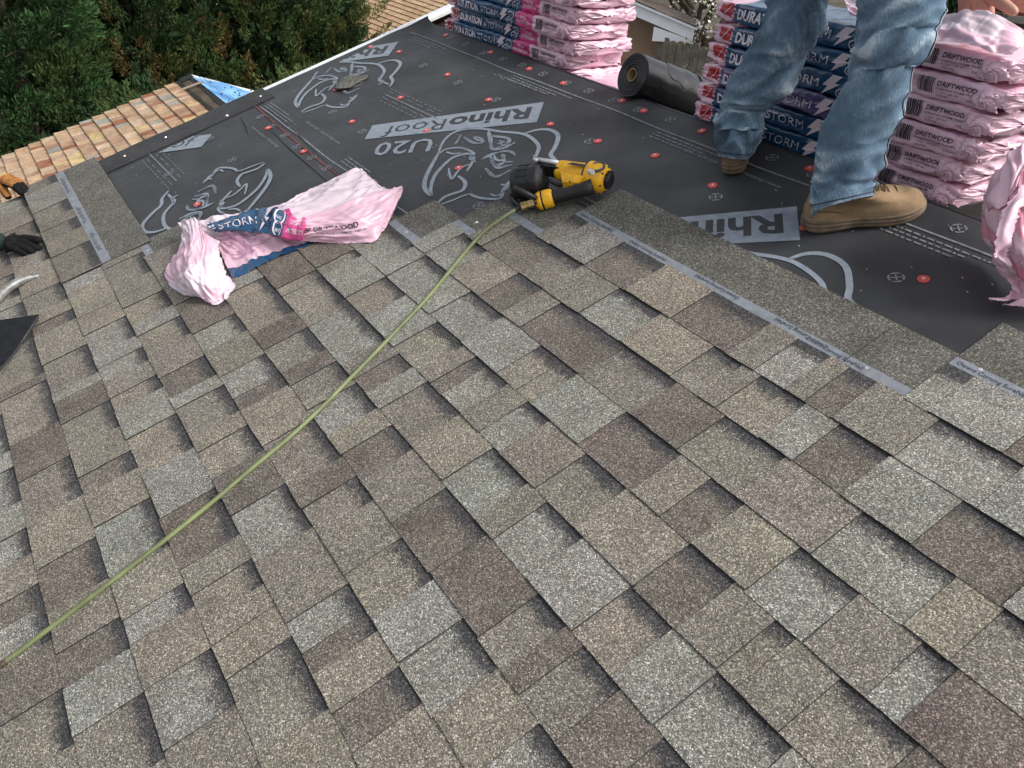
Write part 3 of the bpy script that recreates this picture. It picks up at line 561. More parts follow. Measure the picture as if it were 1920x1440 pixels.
# grip with its end cap and air fitting
gA,gB=G(1112,350,.062),G(1032,372,.040)
V,F=lathe(gA,gB,[(0,.026),(.2,.0225),(.6,.0205),(.85,.021),(1,.023)],20); mk('grip',V,F,M['black'],gun,smooth=True)
eA,eB=G(1037,370,.041),G(1004,379,.036)
V,F=lathe(eA,eB,[(0,.026),(.15,.0295),(.5,.030),(.56,.0285),(.60,.0285),(.64,.030),(.85,.0275),(1,.016)],26); ec=mk('grip_end_cap',V,F,M['yellow'],gun,smooth=True)
V,F=lathe(eA+(eB-eA)*.54,eA+(eB-eA)*.64,[(0,.0297),(.5,.0304),(1,.0297)],26); mk('seam_ring',V,F,M['tooldark'],ec)
eax=(eB-eA)/np.linalg.norm(eB-eA); ex_,ey_=frame(eax)
for q in range(6):
    a=q*math.pi/3+.4; c=eA+(eB-eA)*.83+.0225*(math.cos(a)*ex_+math.sin(a)*ey_); V,F=lathe(c,c+eax*.012,[(0,.0042),(1,.0042)],8); mk('cap_screw',V,F,M['black'],ec)
fA,fB=G(1008,378,.036),G(976,388,.031)
V,F=lathe(fA,fB,[(0,.008),(.15,.008),(.17,.0135),(.55,.0135),(.57,.0115),(.62,.0115),(.64,.0145),(.95,.0145),(1,.010)],8); mk('air_fitting',V,F,M['brass'],gun)
# magazine canister: short fat drum, ribbed
mA,mB=G(966,343,.056),G(1022,337,.064)
V,F=lathe(mA,mB,[(0,.040),(.02,.050),(.08,.0535),(.5,.054),(.54,.0515),(.58,.0535),(.82,.052),(.90,.048),(.93,.040),(1,.037)],30); mg=mk('nail_magazine',V,F,M['blackpl'],gun,smooth=True)
max_=(mB-mA)/np.linalg.norm(mB-mA); mx_,my_=frame(max_)
for q in range(14):
    a=q*2*math.pi/14; c=(mA+mB)/2-max_*.012+.0535*(math.cos(a)*mx_+math.sin(a)*my_); Rr=np.stack([max_,math.cos(a)*mx_+math.sin(a)*my_,-math.sin(a)*mx_+math.cos(a)*my_],1)
    mb=MB(); mb.box(c,(.036,.004,.007),Rr); mb.build('magazine_rib',M['blackpl'],mg)
mb=MB(); P=spline([G(963,352,.10),G(985,362,.085),G(1005,372,.06)],8); mb.tube(P,.009,8); P=spline([G(960,362,.03),G(985,368,.024),G(1012,368,.02)],8); mb.tube(P,.012,8); mb.build('magazine_latch',M['blackpl'],gun,smooth=True)
mb=MB(); P=spline([G(960,366,.012),G(972,384,.008),G(1003,390,.008),G(1020,380,.01)],10); mb.tube(P,.010,8); mb.build('magazine_door',M['blackpl'],gun,smooth=True)
# nose, trigger bracket
mb=MB(); rr=random.Random(9)
nA=G(1050,318,.080); nB=G(1012,312,.088)
R3=np.stack([(nB-nA)/np.linalg.norm(nB-nA),*frame(nB-nA)],1)
mb.box((nA+nB)/2,(.085,.040,.038),R3); 
for i in range(9): mb.box((nA+nB)/2+R3@np.array([rr.uniform(-.04,.04),rr.uniform(-.022,.022),rr.uniform(-.006,.026)]),(rr.uniform(.01,.03),rr.uniform(.006,.016),rr.uniform(.008,.02)),R3)
mb.build('nose_piece',M['tooldark'],gun)
mb=MB(); mb.tube([nA+np.array([0,0,.024]),nB+np.array([0,0,.024])],.008,10); mb.tube([nB+np.array([-.006,-.012,.03]),nB+np.array([.012,-.012,.03])],.006,10); mb.build('feed_pin',M['steel'],gun,smooth=True)
mb=MB(); A=G(1052,330,.075);Bq=G(1085,352,.062);Cq=G(1056,350,.055); Dq=G(1098,340,.075)
up_=np.array([0,0,.018]); mb.add([A+up_,Dq+up_,Bq+up_,Cq+up_,A-up_,Dq-up_,Bq-up_,Cq-up_],[(0,3,2,1),(4,5,6,7),(0,1,5,4),(1,2,6,5),(2,3,7,6),(3,0,4,7)]); mb.build('handle_bracket',M['yellow'],gun)
mb=MB(); P=spline([G(1030,338,.07),G(1045,346,.055),G(1062,347,.052)],8); mb.tube(P,.006,8); mb.build('trigger',M['tooldark'],gun,smooth=True)
mb=MB(); P=spline([G(1108,316,.104),G(1116,306,.112),G(1132,305,.108),G(1131,316,.106),G(1115,321,.106),G(1108,316,.104)],18); mb.tube(P,.004,8); mb.build('hang_hook',mat('grey_hook',(.09,.095,.11),.4,metal=.5),gun,smooth=True)
V,F=lathe(G(1106,322,.102),G(1112,323,.107),[(0,.010),(1,.008)],10); mk('hook_screw',V,F,M['steel'],gun)
for q in range(6):
    a=q*math.pi/3; gx_,gy_=frame(ax/axL); c=capA+ax*.955+.0375*(math.cos(a)*gx_+math.sin(a)*gy_); V,F=lathe(c,c+ax/axL*.006,[(0,.0026),(1,.0026)],6); mk('housing_bolt',V,F,M['tooldark'],body)
for q in range(16):
    a=q*math.pi/8; gx_,gy_=frame(ax/axL); c=capB-ax*.035+ax*.06+.0262*(math.cos(a)*gx_+math.sin(a)*gy_); Rr=np.stack([ax/axL,math.cos(a)*gx_+math.sin(a)*gy_,-math.sin(a)*gx_+math.cos(a)*gy_],1); mb=MB(); mb.box(c,(.012,.004,.004),Rr); mb.build('cap_rib',M['blackpl'],gun)
for (gx,gy,gn) in ((1068,341,.092),(1078,348,.082)):
    V,F=lathe(G(gx,gy,gn),G(gx,gy-1,gn+.006),[(0,.0028),(1,.0024)],8); mk('side_screw',V,F,M['tooldark'],body)
mb=MB(); a,b=G(1068,306,.113),G(1104,312,.108)
P=np.array([a,b]); V,F=ribbon(np.array([[0,0],[.5,0],[1,0]]),1.0); 
w_=np.array([.004,.010,-.001]); mb.add([a-w_,b-w_,b+w_,a+w_],[(0,1,2,3)]); mb.build('name_plate',M['tooldark'],gun)
# ---------------------------------------------------------------- air hose
ho=thing('air_hose','olive green air hose running from the nail gun down across the grey shingles','hose',RN(600,760,.0),roof=True)
HP=[(976,388,.031),(962,396,.034),(940,410,.032),(908,434,.024),(880,464,.021),(850,500,.020),(800,560,.020),(750,613,.020),(700,665,.020),(650,716,.020),(610,757,.020),(545,818,.020),(470,880,.020),(400,940,.020),(300,1020,.020),(220,1082,.020),(150,1135,.020),(80,1188,.020),(30,1226,.020),(-30,1265,.020),(-160,1330,.020),(-400,1420,.02)]
P=spline([RN(x,y,n) for x,y,n in HP],160); V,F=tube(P[3:],.0058,12); M['hose']=mat('olive_rubber',(.155,.185,.078),.5,noise=(14,.35,6)); mk('hose_tube',V,F,M['hose'],ho,smooth=True)
V,F=tube(P[:7],.0088,12); mk('hose_ferrule',V,F,M['tooldark'],ho,smooth=True)
V,F=tube(spline([RN(x,y,.0205) for x,y in ((2,1248),(7,1243),(12,1239))],6),.0072,10); mk('tape_wrap',V,F,mat('brown_tape',(.07,.05,.03),.6),ho,smooth=True)
# ---------------------------------------------------------------- wrapped bundles stacked on the ridge
def film(name,col,rough=.24,bumps=(120,.0006),trans=.0):
    m=mat(name,col,rough,spec=.6,noise=(9,.13,5),bump=bumps)
    b=m.node_tree.nodes['Principled BSDF']; b.inputs['Coat Weight'].default_value=.15; b.inputs['Coat Roughness'].default_value=.2
    return m
M['pink']=film('pink_film',(.78,.51,.61)); M['pinkd']=film('pink_film_pale',(.77,.63,.69)); M['pinkhot']=film('magenta_print',(.62,.06,.24)); M['navy']=film('navy_print',(.012,.065,.15)); M['redp']=film('red_print',(.42,.015,.03)); M['purple']=film('violet_print',(.10,.085,.20))
M['lw']=mat('pale_lettering',(.72,.66,.72),.45); M['lk']=mat('black_lettering',(.02,.018,.025),.5); M['lb']=mat('blue_lettering',(.02,.09,.22),.5)
BL,BD,BH=1.0,.337,.064
RZ=VR*ST; RYY=VR*CT
def bundle(label,group,x0,y0,z0,seed,yaw=0.0,style='full',lift=0.0,navy='navy',fill=1.0):
    r=np.random.default_rng(seed); hgt=BH*r.uniform(.98,1.06)
    t=thing('shingle_bundle',label,'shingle bundle',(x0,y0,z0),group=group); t.rotation_euler=(0,0,yaw)
    h=hgt; n_h=11
    # cross-section, starting at the front bottom, going up the front face, over the top, down the back
    rc=.011; fr=[(0,rc+(h-2*rc)*i/(n_h-1)) for i in range(n_h)]
    arc=lambda cy,cz,a0,a1:[(cy+rc*math.cos(a),cz+rc*math.sin(a)) for a in np.linspace(a0,a1,5)[1:-1]]
    sec=fr+arc(rc,h-rc,math.pi,math.pi/2)+[(rc+(BD-2*rc)*i/8,h) for i in range(9)]+arc(BD-rc,h-rc,math.pi/2,0)+[(BD,h-rc-(h-2*rc)*i/3) for i in range(4)]+arc(BD-rc,rc,0,-math.pi/2)+[(BD-rc-(BD-2*rc)*i/4,0) for i in range(5)]+arc(rc,rc,-math.pi/2,-math.pi)
    sec=np.array(sec); ns=len(sec); per=np.concatenate([[0],np.cumsum(np.linalg.norm(np.diff(sec,axis=0),axis=1))])
    nx=150; xs=np.linspace(0,BL,nx)
    ctr=np.array([BD/2,h/2]); nrm=sec-ctr; nrm[:,0]*=.12; nrm/=np.linalg.norm(nrm,axis=1)[:,None]
    sd=int(seed)
    def disp(x,s):
        e=np.minimum(x,BL-x); g=np.clip(1-e/.16,0,1)
        w=.0026*folds(x*.35+s*.15,s*1.6,34,sd,4,True)+.0013*folds(x,s,60,sd+9,3,True)
        w=w+g*.0040*folds(x*.6,s*2.2,46,sd+5,3,True)-.010*g**3
        cr_=creases(x,s,210,sd+60,(.004,.011),(.02,.13),.17,0.0,(0,BL,0,float(per[-1])))
        return (w+cr_)*fill
    X,Sx=np.meshgrid(xs,per,indexing='ij'); D=disp(X,Sx)
    sag=.004*np.sin(xs*math.pi*2+sd)[:,None]
    V=np.stack([X,sec[None,:,0]+D*nrm[None,:,0],sec[None,:,1]+D*nrm[None,:,1]+sag*0],-1)
    # round the corners in plan
    for e,sg in ((0,1),(nx-1,-1)): pass
    x_off=.004*np.sin(per*70+sd)
    V[0,:,0]+=.012+x_off; V[1,:,0]+=.006; V[-1,:,0]-=.012+x_off; V[-2,:,0]-=.006
    if lift: V[:,:,2]+=lift*np.clip((X-.62)/.38,0,1)**1.6
    Vs=V.reshape(-1,3); F=[]; mi=[]
    def region(x,j):
        jit=.003*math.sin(j*1.7+sd)
        x=x+jit
        top=False
        if style=='plain': return 0
        if top and style=='full':
            return 2 if .085<x<.60 and j<n_h+6 else (3 if .60<x<.735 and j<n_h+6 else 0)
        if .034<x<.088 and 0<j<n_h+1: return 1
        if .092<x<.605: return 2
        if .605<x<.735: return 3
        return 0
    for i in range(nx-1):
        for j in range(ns):
            j2=(j+1)%ns; F.append((i*ns+j,(i+1)*ns+j,(i+1)*ns+j2,i*ns+j2)); mi.append(region((xs[i]+xs[i+1])/2,j))
    # folded end faces: shrinking rings with gathered film
    Vl=[Vs]; 
    for e in (0,nx-1):
        prev=e*ns; sg=-1 if e==0 else 1
        for kq,sc_ in enumerate((.86,.66,.44,.22,.04)):
            ring_=ctr+(sec-ctr)*np.array([1-(1-sc_)*.75,sc_]); z=ring_.copy(); ww=.010*folds(np.cos(np.arange(ns)*.37)*.5,per*1.6+kq*.02,40,sd+31+e,4,True)*(1 if kq<4 else .3)
            xx=xs[e]+sg*(-.012+.012*(kq+1)**.5+ww*.8); zz=z[:,1]+.004*np.sin(per*90+kq)
            yv_=z[:,0]
            lf=lift if (lift and e) else 0
            o=sum(len(a) for a in Vl); Vl.append(np.column_stack([xx,yv_,np.clip(zz,.002,h-.002)+lf]))
            for j in range(ns):
                j2=(j+1)%ns; q=(prev+j,o+j,o+j2,prev+j2); F.append(q if e else q[::-1]); mi.append(0)
            prev=o
    Vall=np.concatenate(Vl)
    def tr(P): return np.asarray(P)+np.array([x0,y0,z0])
    w=mk('film_wrapper',tr(Vall),F,[M['pink'],M['redp'],M[navy],M['pinkhot']],t,smooth=True,mi=mi)
    def front(x,z):                                   # front surface at (x,z), a hair proud
        s=np.clip(z-rc,0,h-2*rc); dd=disp(x,s)
        zc=np.where(z<rc,rc-z,np.where(z>h-rc,z-(h-rc),0)); y=np.where(zc>0,rc-np.sqrt(np.maximum(rc**2-np.minimum(zc,rc*.95)**2,0)),0)
        k=np.clip((z-h/2)/(h/2),-1,1)
        li=lift*np.clip((x-.62)/.38,0,1)**1.6 if lift else 0
        return np.stack([x,y-dd-.0036,z+li],-1)
    def letter(s,x,z,wd,hg,m,bold=.0,name='lettering',slant=0.0,outline=False):
        V,F=text2d(s,(x,0,z),(wd,0,0),(slant*hg,0,hg),bold); P=front(V[:,0],V[:,2]); mk(name,tr(P),F,m,t)
    c=h*.30
    if style in('full','front'):
        letter('DURATION',.112,c-.002,.188,.042,M['lw'],.034); letter('TRUDEFINITION',.115,h*.80,.06,.008,M['lw'])
        letter('STORM',.325,c,.145,.034,M['lw'],-.012 if seed%2 else .0)
        letter('STORM',.327,c+.0015,.141,.030,M[navy],-.03)
        # lightning bolt
        bx=.487; pts=[(.028,.92),(.062,.92),(.040,.60),(.058,.60),(.002,.06),(.018,.44),(.000,.44)]
        P=np.array([(bx+a,h*b) for a,b in pts]); Pm=front(P[:,0],P[:,1]); Pm[:,1]=np.minimum(Pm[:,1],np.median(Pm[:,1])-.0015)
        mk('lightning_bolt',tr(Pm),[(0,1,2,6),(2,3,5,6),(3,4,5)],M['pinkd'],t)
        mb=MB()
        for cx,cz in ((.578,h*.62),(.560,h*.26)):
            A=np.linspace(0,6.3,20); C=np.column_stack([cx+.021*np.cos(A),cz+.014*np.sin(A)]); V,F=ribbon(C,.0028); mb.add(front(V[:,0],np.clip(V[:,1],.004,h-.004)),F)
            letter('HAIL',cx-.013,cz-.004,.026,.009,M['lw'])
        mb.V=[tuple(tr(v)) for v in mb.V]; mb.build('badge_ring',M['lw'],t)
        letter('TOTAL',.645,h*.56,.05,.016,M['lw'],.02); letter('PROTECTION',.622,h*.30,.098,.015,M['lw'],.02)
        # red square mark: pale sweep and word
        P=np.array([(.040+.040*q,h*(.25+.6*q**1.7)) for q in np.linspace(0,1,9)]); V,F=ribbon(P,.0022); mk('logo_sweep',tr(front(V[:,0],V[:,1])),F,M['lw'],t)
    if style!='plain':
        mb=MB(); bx=.762; rb=random.Random(seed)
        while bx<.805:
            wd=rb.choice((.0014,.0028,.004)); zz=np.linspace(h*.22,h*.82,5); V=[]
            for z in zz: V+= [front(np.array(bx+.002*math.sin(z*150+seed)),np.array(z)),front(np.array(bx+wd+.002*math.sin(z*150+seed)),np.array(z))]
            mb.add([tr(v) for v in V],grid_faces(5,2)); bx+=wd+rb.choice((.0013,.0026))
        mb.build('bar_marks',M['lk'],t,kind='stuff')
        letter('DRIFTWOOD',.818,h*.56,.105,.0165,M['lk'],.022); letter('DURATION STORM TRUDEF AR',.818,h*.41,.125,.0075,M['lk'],.01); letter('11/21  09 24',.822,h*.28,.06,.007,M['lk']); letter('DENVER',.822,h*.15,.035,.0065,M['lk']); letter('DENPG',.905,h*.20,.035,.0065,M['lk'])
    # gathered film at the right end of the front face
    rr=np.random.default_rng(seed+77); nb=14; mq=26; A=np.linspace(0,2*math.pi,mq,endpoint=False); V=[]
    cx,cz=BL-.03-rr.uniform(0,.03),h*rr.uniform(.35,.6)
    for i in range(nb):
        q=i/(nb-1); rad=.006+.032*q*(1+.25*np.sin(A*5+q*6+seed)+.16*np.sin(A*11-q*9)); dep=-.010*(1-q)**.7*(1+.4*np.sin(A*7+q*14)) -.0022*np.sin(A*9+q*22+seed)
        if i==0: rad=rad*.3
        V.append(np.stack([cx+rad*np.cos(A)*1.0,-.003+dep+.006*q,np.clip(cz+rad*np.sin(A)*.75,.004,h-.002)+(lift*.8 if lift else 0)],-1))
    V=np.array(V).reshape(-1,3); F=[(i*mq+k,i*mq+(k+1)%mq,(i+1)*mq+(k+1)%mq,(i+1)*mq+k) for i in range(nb-1) for k in range(mq)]
    mk('gathered_fold',tr(V),F,M['pink'],t,smooth=True)
    return t
GR='shingle bundles in the stack between the worker\'s legs and the hand'; GLs='shingle bundles in the stack at the far ridge corner'
ordn=['lowest','second lowest','third lowest','fourth','fifth','sixth','seventh','topmost']
zz=-.014
for i in range(6):
    nm={0:'pink wrapped shingle bundle at the bottom of the stack behind the worker',5:'top bundle behind the worker, its loose pink film pulled up by his bare hand'}.get(i,'pink and navy wrapped shingle bundle, %s from the bottom in the stack behind the worker'%ordn[i].replace(' lowest',''))
    if i==2: nm='pink wrapped shingle bundle with a violet tinted STORM panel in the stack behind the worker'
    tb=bundle(nm,'shingle bundles stacked behind the worker',-2.035+rs.uniform(-.014,.014)+.004*i,RYY+.006+rs.uniform(-.008,.012),RZ+zz,101+i*3,yaw=rs.uniform(-.016,.016),navy='purple' if i==2 else 'navy'); zz+=.0655
TOPB=tb
zz=-.088
for i in range(7):
    nm={0:'pink wrapped shingle bundle at the bottom of the far ridge corner stack',6:'pink wrapped shingle bundle on top of the far stack at the upper picture edge'}.get(i,'pink and navy wrapped shingle bundle, %s from the bottom in the far ridge corner stack'%ordn[i].replace(' lowest',''))
    bundle(nm,'shingle bundles stacked at the far ridge corner',-3.86+rs.uniform(-.02,.02)+.012*i,RYY+.035+rs.uniform(-.008,.012),RZ+zz,201+i*3,yaw=.03+rs.uniform(-.02,.03)); zz+=.063
# a further bundle lying on the far slope beside the black roll
b_=bundle('pink wrapped bundle end peeping over the ridge left of the black felt roll','shingle bundles stacked at the far ridge corner',-3.44,RYY+.16,RZ-.115,260,style='plain',yaw=.02)
# ---------------------------------------------------------------- underlayment roll
M['tarshine']=mat('glossy_felt',(.012,.013,.015),.27,bump=(30,.0022)); M['card']=mat('cardboard',(.30,.20,.11),.8,noise=(30,.15))
A=RY(1187,141,RYY-.012); Bq=A+1.07*np.array([.03,CT*.999,-ST*.93])
ro=thing('felt_roll','black roll of roofing underlayment with cardboard core lying on the ridge between two bundle stacks','felt roll',A)
RR=.079
V=[];n1=70;n2=60; axx=(Bq-A)/np.linalg.norm(Bq-A); e1=np.array([0,0,1.])-axx*axx[2]; e1/=np.linalg.norm(e1); e2=np.cross(axx,e1)
for i in range(n1):
    s=i/(n1-1)*np.linalg.norm(Bq-A)
    for k in range(n2):
        a=2*math.pi*k/n2; rad=RR+.0009*float(folds(np.array(s*1.2),np.array(a*.10),14,4,3,True))*(1 if .02<s else .4)
        V.append(A+axx*s+rad*(math.cos(a)*e1+math.sin(a)*e2))
F=[(i*n2+k,i*n2+(k+1)%n2,(i+1)*n2+(k+1)%n2,(i+1)*n2+k) for i in range(n1-1) for k in range(n2)]
F+=[tuple(range((n1-1)*n2,n1*n2))]; body=mk('rolled_felt',V,F,M['tarshine'],ro,smooth=True)
V=[];rings=[RR*.985]+list(np.linspace(RR*.97,.0245,16)); 
for j,rad in enumerate(rings):
    for k in range(n2): a=2*math.pi*k/n2; V.append(A-axx*(.002+.0022*(j%2)+.0015*math.sin(a*2+j))+rad*(1+.01*math.sin(a*2))*(math.cos(a)*e1+math.sin(a)*e2))
mk('wound_edge',V,[(j*n2+k,(j+1)*n2+k,(j+1)*n2+(k+1)%n2,j*n2+(k+1)%n2) for j in range(len(rings)-1) for k in range(n2)],M['felt2'],ro)
V=[]
for x,rad in ((-.006,.0245),(-.006,.0205),(.30,.0205)):
    for k in range(24): a=2*math.pi*k/24; V.append(A+axx*x+rad*(math.cos(a)*e1+math.sin(a)*e2))
mk('cardboard_core',V,[(j*24+k,j*24+(k+1)%24,(j+1)*24+(k+1)%24,(j+1)*24+k) for j in range(2) for k in range(24)],M['card'],ro)
# glossy outer wrap whose torn edge lies across the roll
V=[]
for i in range(60):
    s_=.10+i/59*.94
    for j in range(24):
        q=j/23; a=-1.4+q*(2.3+.9*min(1,i/14)+.12*math.sin(i*.5)+.08*math.sin(i*1.3)); rad=RR+.0022+.0012*float(folds(np.array(s_*1.6),np.array(a*.12),26,6,4,True)); V.append(A+axx*(s_+.03*math.sin(q*3)*(i<12))+rad*(math.cos(a)*e1+math.sin(a)*e2))
mk('loose_wrap',V,grid_faces(60,24),M['tarshine'],ro,smooth=True)
# ---------------------------------------------------------------- empty wrappers
def crumple(name,ctrl,nu,nv,amp,scale,seed,mats,parent,reg=None,edge=0.006,label=None,roof=True,bias=0.0):
    P=patch(ctrl,nu,nv); U,Vv=np.meshgrid(np.linspace(0,1,nu),np.linspace(0,1,nv),indexing='ij')
    du=np.gradient(P,axis=0);dv=np.gradient(P,axis=1); n=np.cross(du,dv); n/=np.linalg.norm(n,axis=2)[:,:,None]+1e-9
    if roof: n[n[:,:,2]<0]*=-1
    Lu=np.linalg.norm(np.diff(P[:,nv//2],axis=0),axis=1).sum(); Lv=np.linalg.norm(np.diff(P[nu//2],axis=0),axis=1).sum()
    ns_=int(26+520*Lu*Lv); d_=amp*.22*folds(U*Lu,Vv*Lv,scale*.7,seed,4,True)+creases(U*Lu,Vv*Lv,ns_,seed+3,(.005,.020),(.05,.22),.30,bias)+creases(U*Lu,Vv*Lv,ns_//3,seed+4,(.010,.035),(.03,.10),.18); P=P+n*d_[:,:,None]
    # ragged torn edges
    g=np.random.default_rng(seed)
    for sl,ax_ in ((np.s_[0],0),(np.s_[-1],0),(np.s_[:,0],1),(np.s_[:,-1],1)):
        L=P[sl].shape[0]; nz=np.cumsum(g.normal(0,1,L)); nz-=np.linspace(nz[0],nz[-1],L); P[sl]+= (edge*np.clip(nz/3.,-1.4,1.4)+edge*.4*g.normal(0,1,L))[:,None]*((du if ax_==0 else dv)[sl]/(np.linalg.norm((du if ax_==0 else dv)[sl],axis=1)[:,None]+1e-9))
    F=grid_faces(nu,nv); mi=None
    if reg: mi=[reg((f_[0]//nv+.5)/(nu-1),(f_[0]%nv+.5)/(nv-1)) for f_ in F]
    if roof: P[:,:,2]=np.maximum(P[:,:,2],.0145)
    o=mk(name,P.reshape(-1,3),F,mats,parent,smooth=True,mi=mi,label=label)
    return o,P
def atuv(P,s,t):
    nu,nv,_=P.shape; x=np.clip(np.asarray(s)*(nu-1),0,nu-1.001);y=np.clip(np.asarray(t)*(nv-1),0,nv-1.001); i=x.astype(int);j=y.astype(int);a=(x-i)[:,None];b=(y-j)[:,None]
    return P[i,j]*(1-a)*(1-b)+P[i+1,j]*a*(1-b)+P[i,j+1]*(1-a)*b+P[i+1,j+1]*a*b
def lay(P,s,org,ex,ey,off=(0,0,.003),bold=0.0):
    V,F=text2d(s,(*org,0),(*ex,0),(*ey,0),bold); return atuv(P,V[:,0],V[:,1])+np.array(off),F
def b5(x,y,n): return RN(250+x/3.491,280+y/3.491,n)
ew=thing('empty_wrapper','crumpled empty pink shingle wrapper with a navy and magenta band lying on the shingles','plastic wrapper',b5(900,500,0),roof=True)
FM=[M['pink'],M['pinkd'],M['navy'],M['pinkhot']]
# lower layer with small print and a navy edge
lower,LP=crumple('film_sheet',[[b5(330,500,.06),b5(560,440,.07),b5(800,400,.07),b5(1000,400,.06)],[b5(440,560,.05),b5(620,540,.055),b5(850,500,.06),b5(1080,480,.05)],[b5(560,660,.028),b5(720,650,.03),b5(900,600,.03),b5(1150,560,.028)],[b5(640,850,.016),b5(800,780,.018),b5(980,690,.018),b5(1200,610,.018)]],70,70,.0022,22,5,FM,ew,reg=lambda s,t: 2 if s>.87 else (1 if s<.35 else 0),edge=.002)
mb=MB()
g=random.Random(4)
for k in range(26):
    s=.40+.40*k/26; t=g.uniform(.12,.3); e=t+g.uniform(.15,.42); n_=12; tt=np.linspace(t,e,n_); A1=atuv(LP,np.full(n_,s),tt)+[0,0,.003];B1=atuv(LP,np.full(n_,s+.006),tt)+[0,0,.0025]
    mb.add(np.concatenate([A1,B1]),[(i,n_+i,n_+i+1,i+1) for i in range(n_-1)])
mb.build('fine_print',mat('pale_print',(.45,.26,.38),.5),ew,kind='stuff')
# puffed end at the lower left
left,_=crumple('film_end',[[b5(300,490,.055),b5(400,450,.075),b5(470,540,.075),b5(560,600,.05)],[b5(325,590,.05),b5(400,590,.085),b5(490,640,.085),b5(560,690,.04)],[b5(240,720,.03),b5(350,740,.095),b5(480,770,.09),b5(600,800,.03)],[b5(208,825,.018),b5(330,860,.075),b5(480,880,.07),b5(655,885,.018)],[b5(290,935,.015),b5(420,955,.03),b5(500,985,.028),b5(640,930,.016)],[b5(440,955,.014),b5(490,985,.015),b5(540,1020,.015),b5(610,980,.014)]],110,100,.0036,26,8,FM,ew,reg=lambda s,t: 1 if (s+t*.6)%.7<.33 else 0,edge=.004,bias=.5)
# right fan
fan,FP=crumple('film_sheet',[[b5(860,395,.075),b5(930,440,.09),b5(960,500,.085),b5(950,565,.05)],[b5(1000,345,.06),b5(1060,430,.085),b5(1090,500,.08),b5(1120,590,.035)],[b5(1180,250,.045),b5(1250,370,.085),b5(1270,480,.07),b5(1320,605,.02)],[b5(1330,180,.035),b5(1430,310,.075),b5(1470,440,.07),b5(1480,600,.02)],[b5(1455,130,.022),b5(1570,250,.05),b5(1680,330,.05),b5(1600,580,.018)],[b5(1500,150,.015),b5(1660,262,.04),b5(1760,268,.03),b5(1690,420,.016)]],130,110,.0034,20,14,FM,ew,reg=lambda s,t: 3 if s<.18 and t>.25 else (1 if (t<.42 and s>.12) else 0),edge=.004)
# printed band across the top fold
band,BP=crumple('printed_band',[[b5(480,490,.085),b5(640,440,.09),b5(800,385,.093),b5(960,390,.092),b5(1060,440,.09),b5(1130,450,.088)],[b5(500,530,.082),b5(650,500,.09),b5(800,460,.096),b5(930,470,.098),b5(1040,505,.094),b5(1125,520,.088)],[b5(545,535,.07),b5(680,535,.075),b5(820,545,.075),b5(920,562,.072),b5(1020,585,.066),b5(1120,600,.06)]],40,110,.0014,24,21,FM,ew,reg=lambda s,t: 2 if t<.70 else 3,edge=.001)
for s,o,ex,ey,m,bd in (('STORM',(.62,.10),(0,.30),(-.46,0),'lw',.0),('HAIL',(.42,.60),(0,.06),(-.16,0),'lw',.0),('WIND',(.86,.60),(0,.07),(-.2,0),'lw',.01),('TOTAL',(.42,.76),(0,.10),(-.24,0),'lw',.02),('PROTECTION',(.78,.735),(0,.23),(-.24,0),'lw',.02)):
    V,F=lay(BP,s,o,ex,ey,bold=bd); mk('lettering',V,F,M[m],ew)
V=[(.05,.50),(.05,.55),(.42,.50),(.42,.53),(.97,.42),(.55,.47),(.5,.455)]; P=atuv(BP,[a for a,b in V],[b for a,b in V])+[0,0,.004]; mk('lightning_bolt',P,[(0,1,2,6),(2,3,5,6),(3,4,5)],M['pinkd'],ew)
mb=MB()
for cs,ct_ in ((.30,.635),(.75,.635)):
    A=np.linspace(0,6.3,22); V,F=ribbon(np.column_stack([cs+.27*np.cos(A),ct_+.045*np.sin(A)]),.012); mb.add(atuv(BP,V[:,0],V[:,1])+[0,0,.003],F)
mb.build('badge_ring',M['lw'],ew)
mb=MB()
for k in range(5):
    a=.04+k*.2; P=atuv(BP,[a,a,a+.1,a+.1],[.01,.07,.07,.01])+[0,0,.003]; mb.add(P,[(0,1,2,3)])
mb.build('band_stripes',M['lw'],ew)
V,F=lay(FP,'DRIFTWOOD',(.30,.80),(.30,.0),(.0,-.075),bold=.02); mk('lettering',V,F,M['lk'],ew)
V,F=lay(FP,'DURATION STORM TRUDEF AR',(.30,.86),(.36,.0),(.0,-.035),bold=.01); mk('lettering',V,F,M['lk'],ew)
mb=MB()
for k in range(8):
    a=.225+k*.0075; P=atuv(FP,[a,a+.0035,a+.0035,a],[.74,.74,.87,.87])+[0,0,.003]; mb.add(P,[(0,1,2,3)])
mb.build('bar_marks',M['lk'],ew,kind='stuff')
# torn wrapper hanging at the right picture edge
tw=thing('torn_wrapper','torn pink wrapper hanging in ragged strips at the right edge beside the bundle stack','plastic wrapper',RN(1900,520,0),roof=True)
def Wn(x,y,n): return RN(x,y,n)
FT=[film('pink_film_inside',(.78,.33,.43)),M['pink'],M['pinkd'],M['pinkhot']]
crumple('film_sheet',[[Wn(1960,240,.24),Wn(1930,300,.22),Wn(1905,330,.20),Wn(1872,345,.16)],[Wn(1990,300,.20),Wn(1950,360,.20),Wn(1895,400,.17),Wn(1846,380,.11)],[Wn(2010,420,.12),Wn(1960,440,.15),Wn(1900,470,.13),Wn(1848,440,.05)],[Wn(2040,520,.06),Wn(1980,520,.09),Wn(1920,520,.07),Wn(1868,485,.02)],[Wn(2060,600,.02),Wn(1990,580,.03),Wn(1930,560,.02),Wn(1905,545,.015)]],70,60,.004,16,31,FT,tw,reg=lambda s,t: 0 if t<.55 else (1 if (s+t)%.5<.3 else 0),edge=.006)
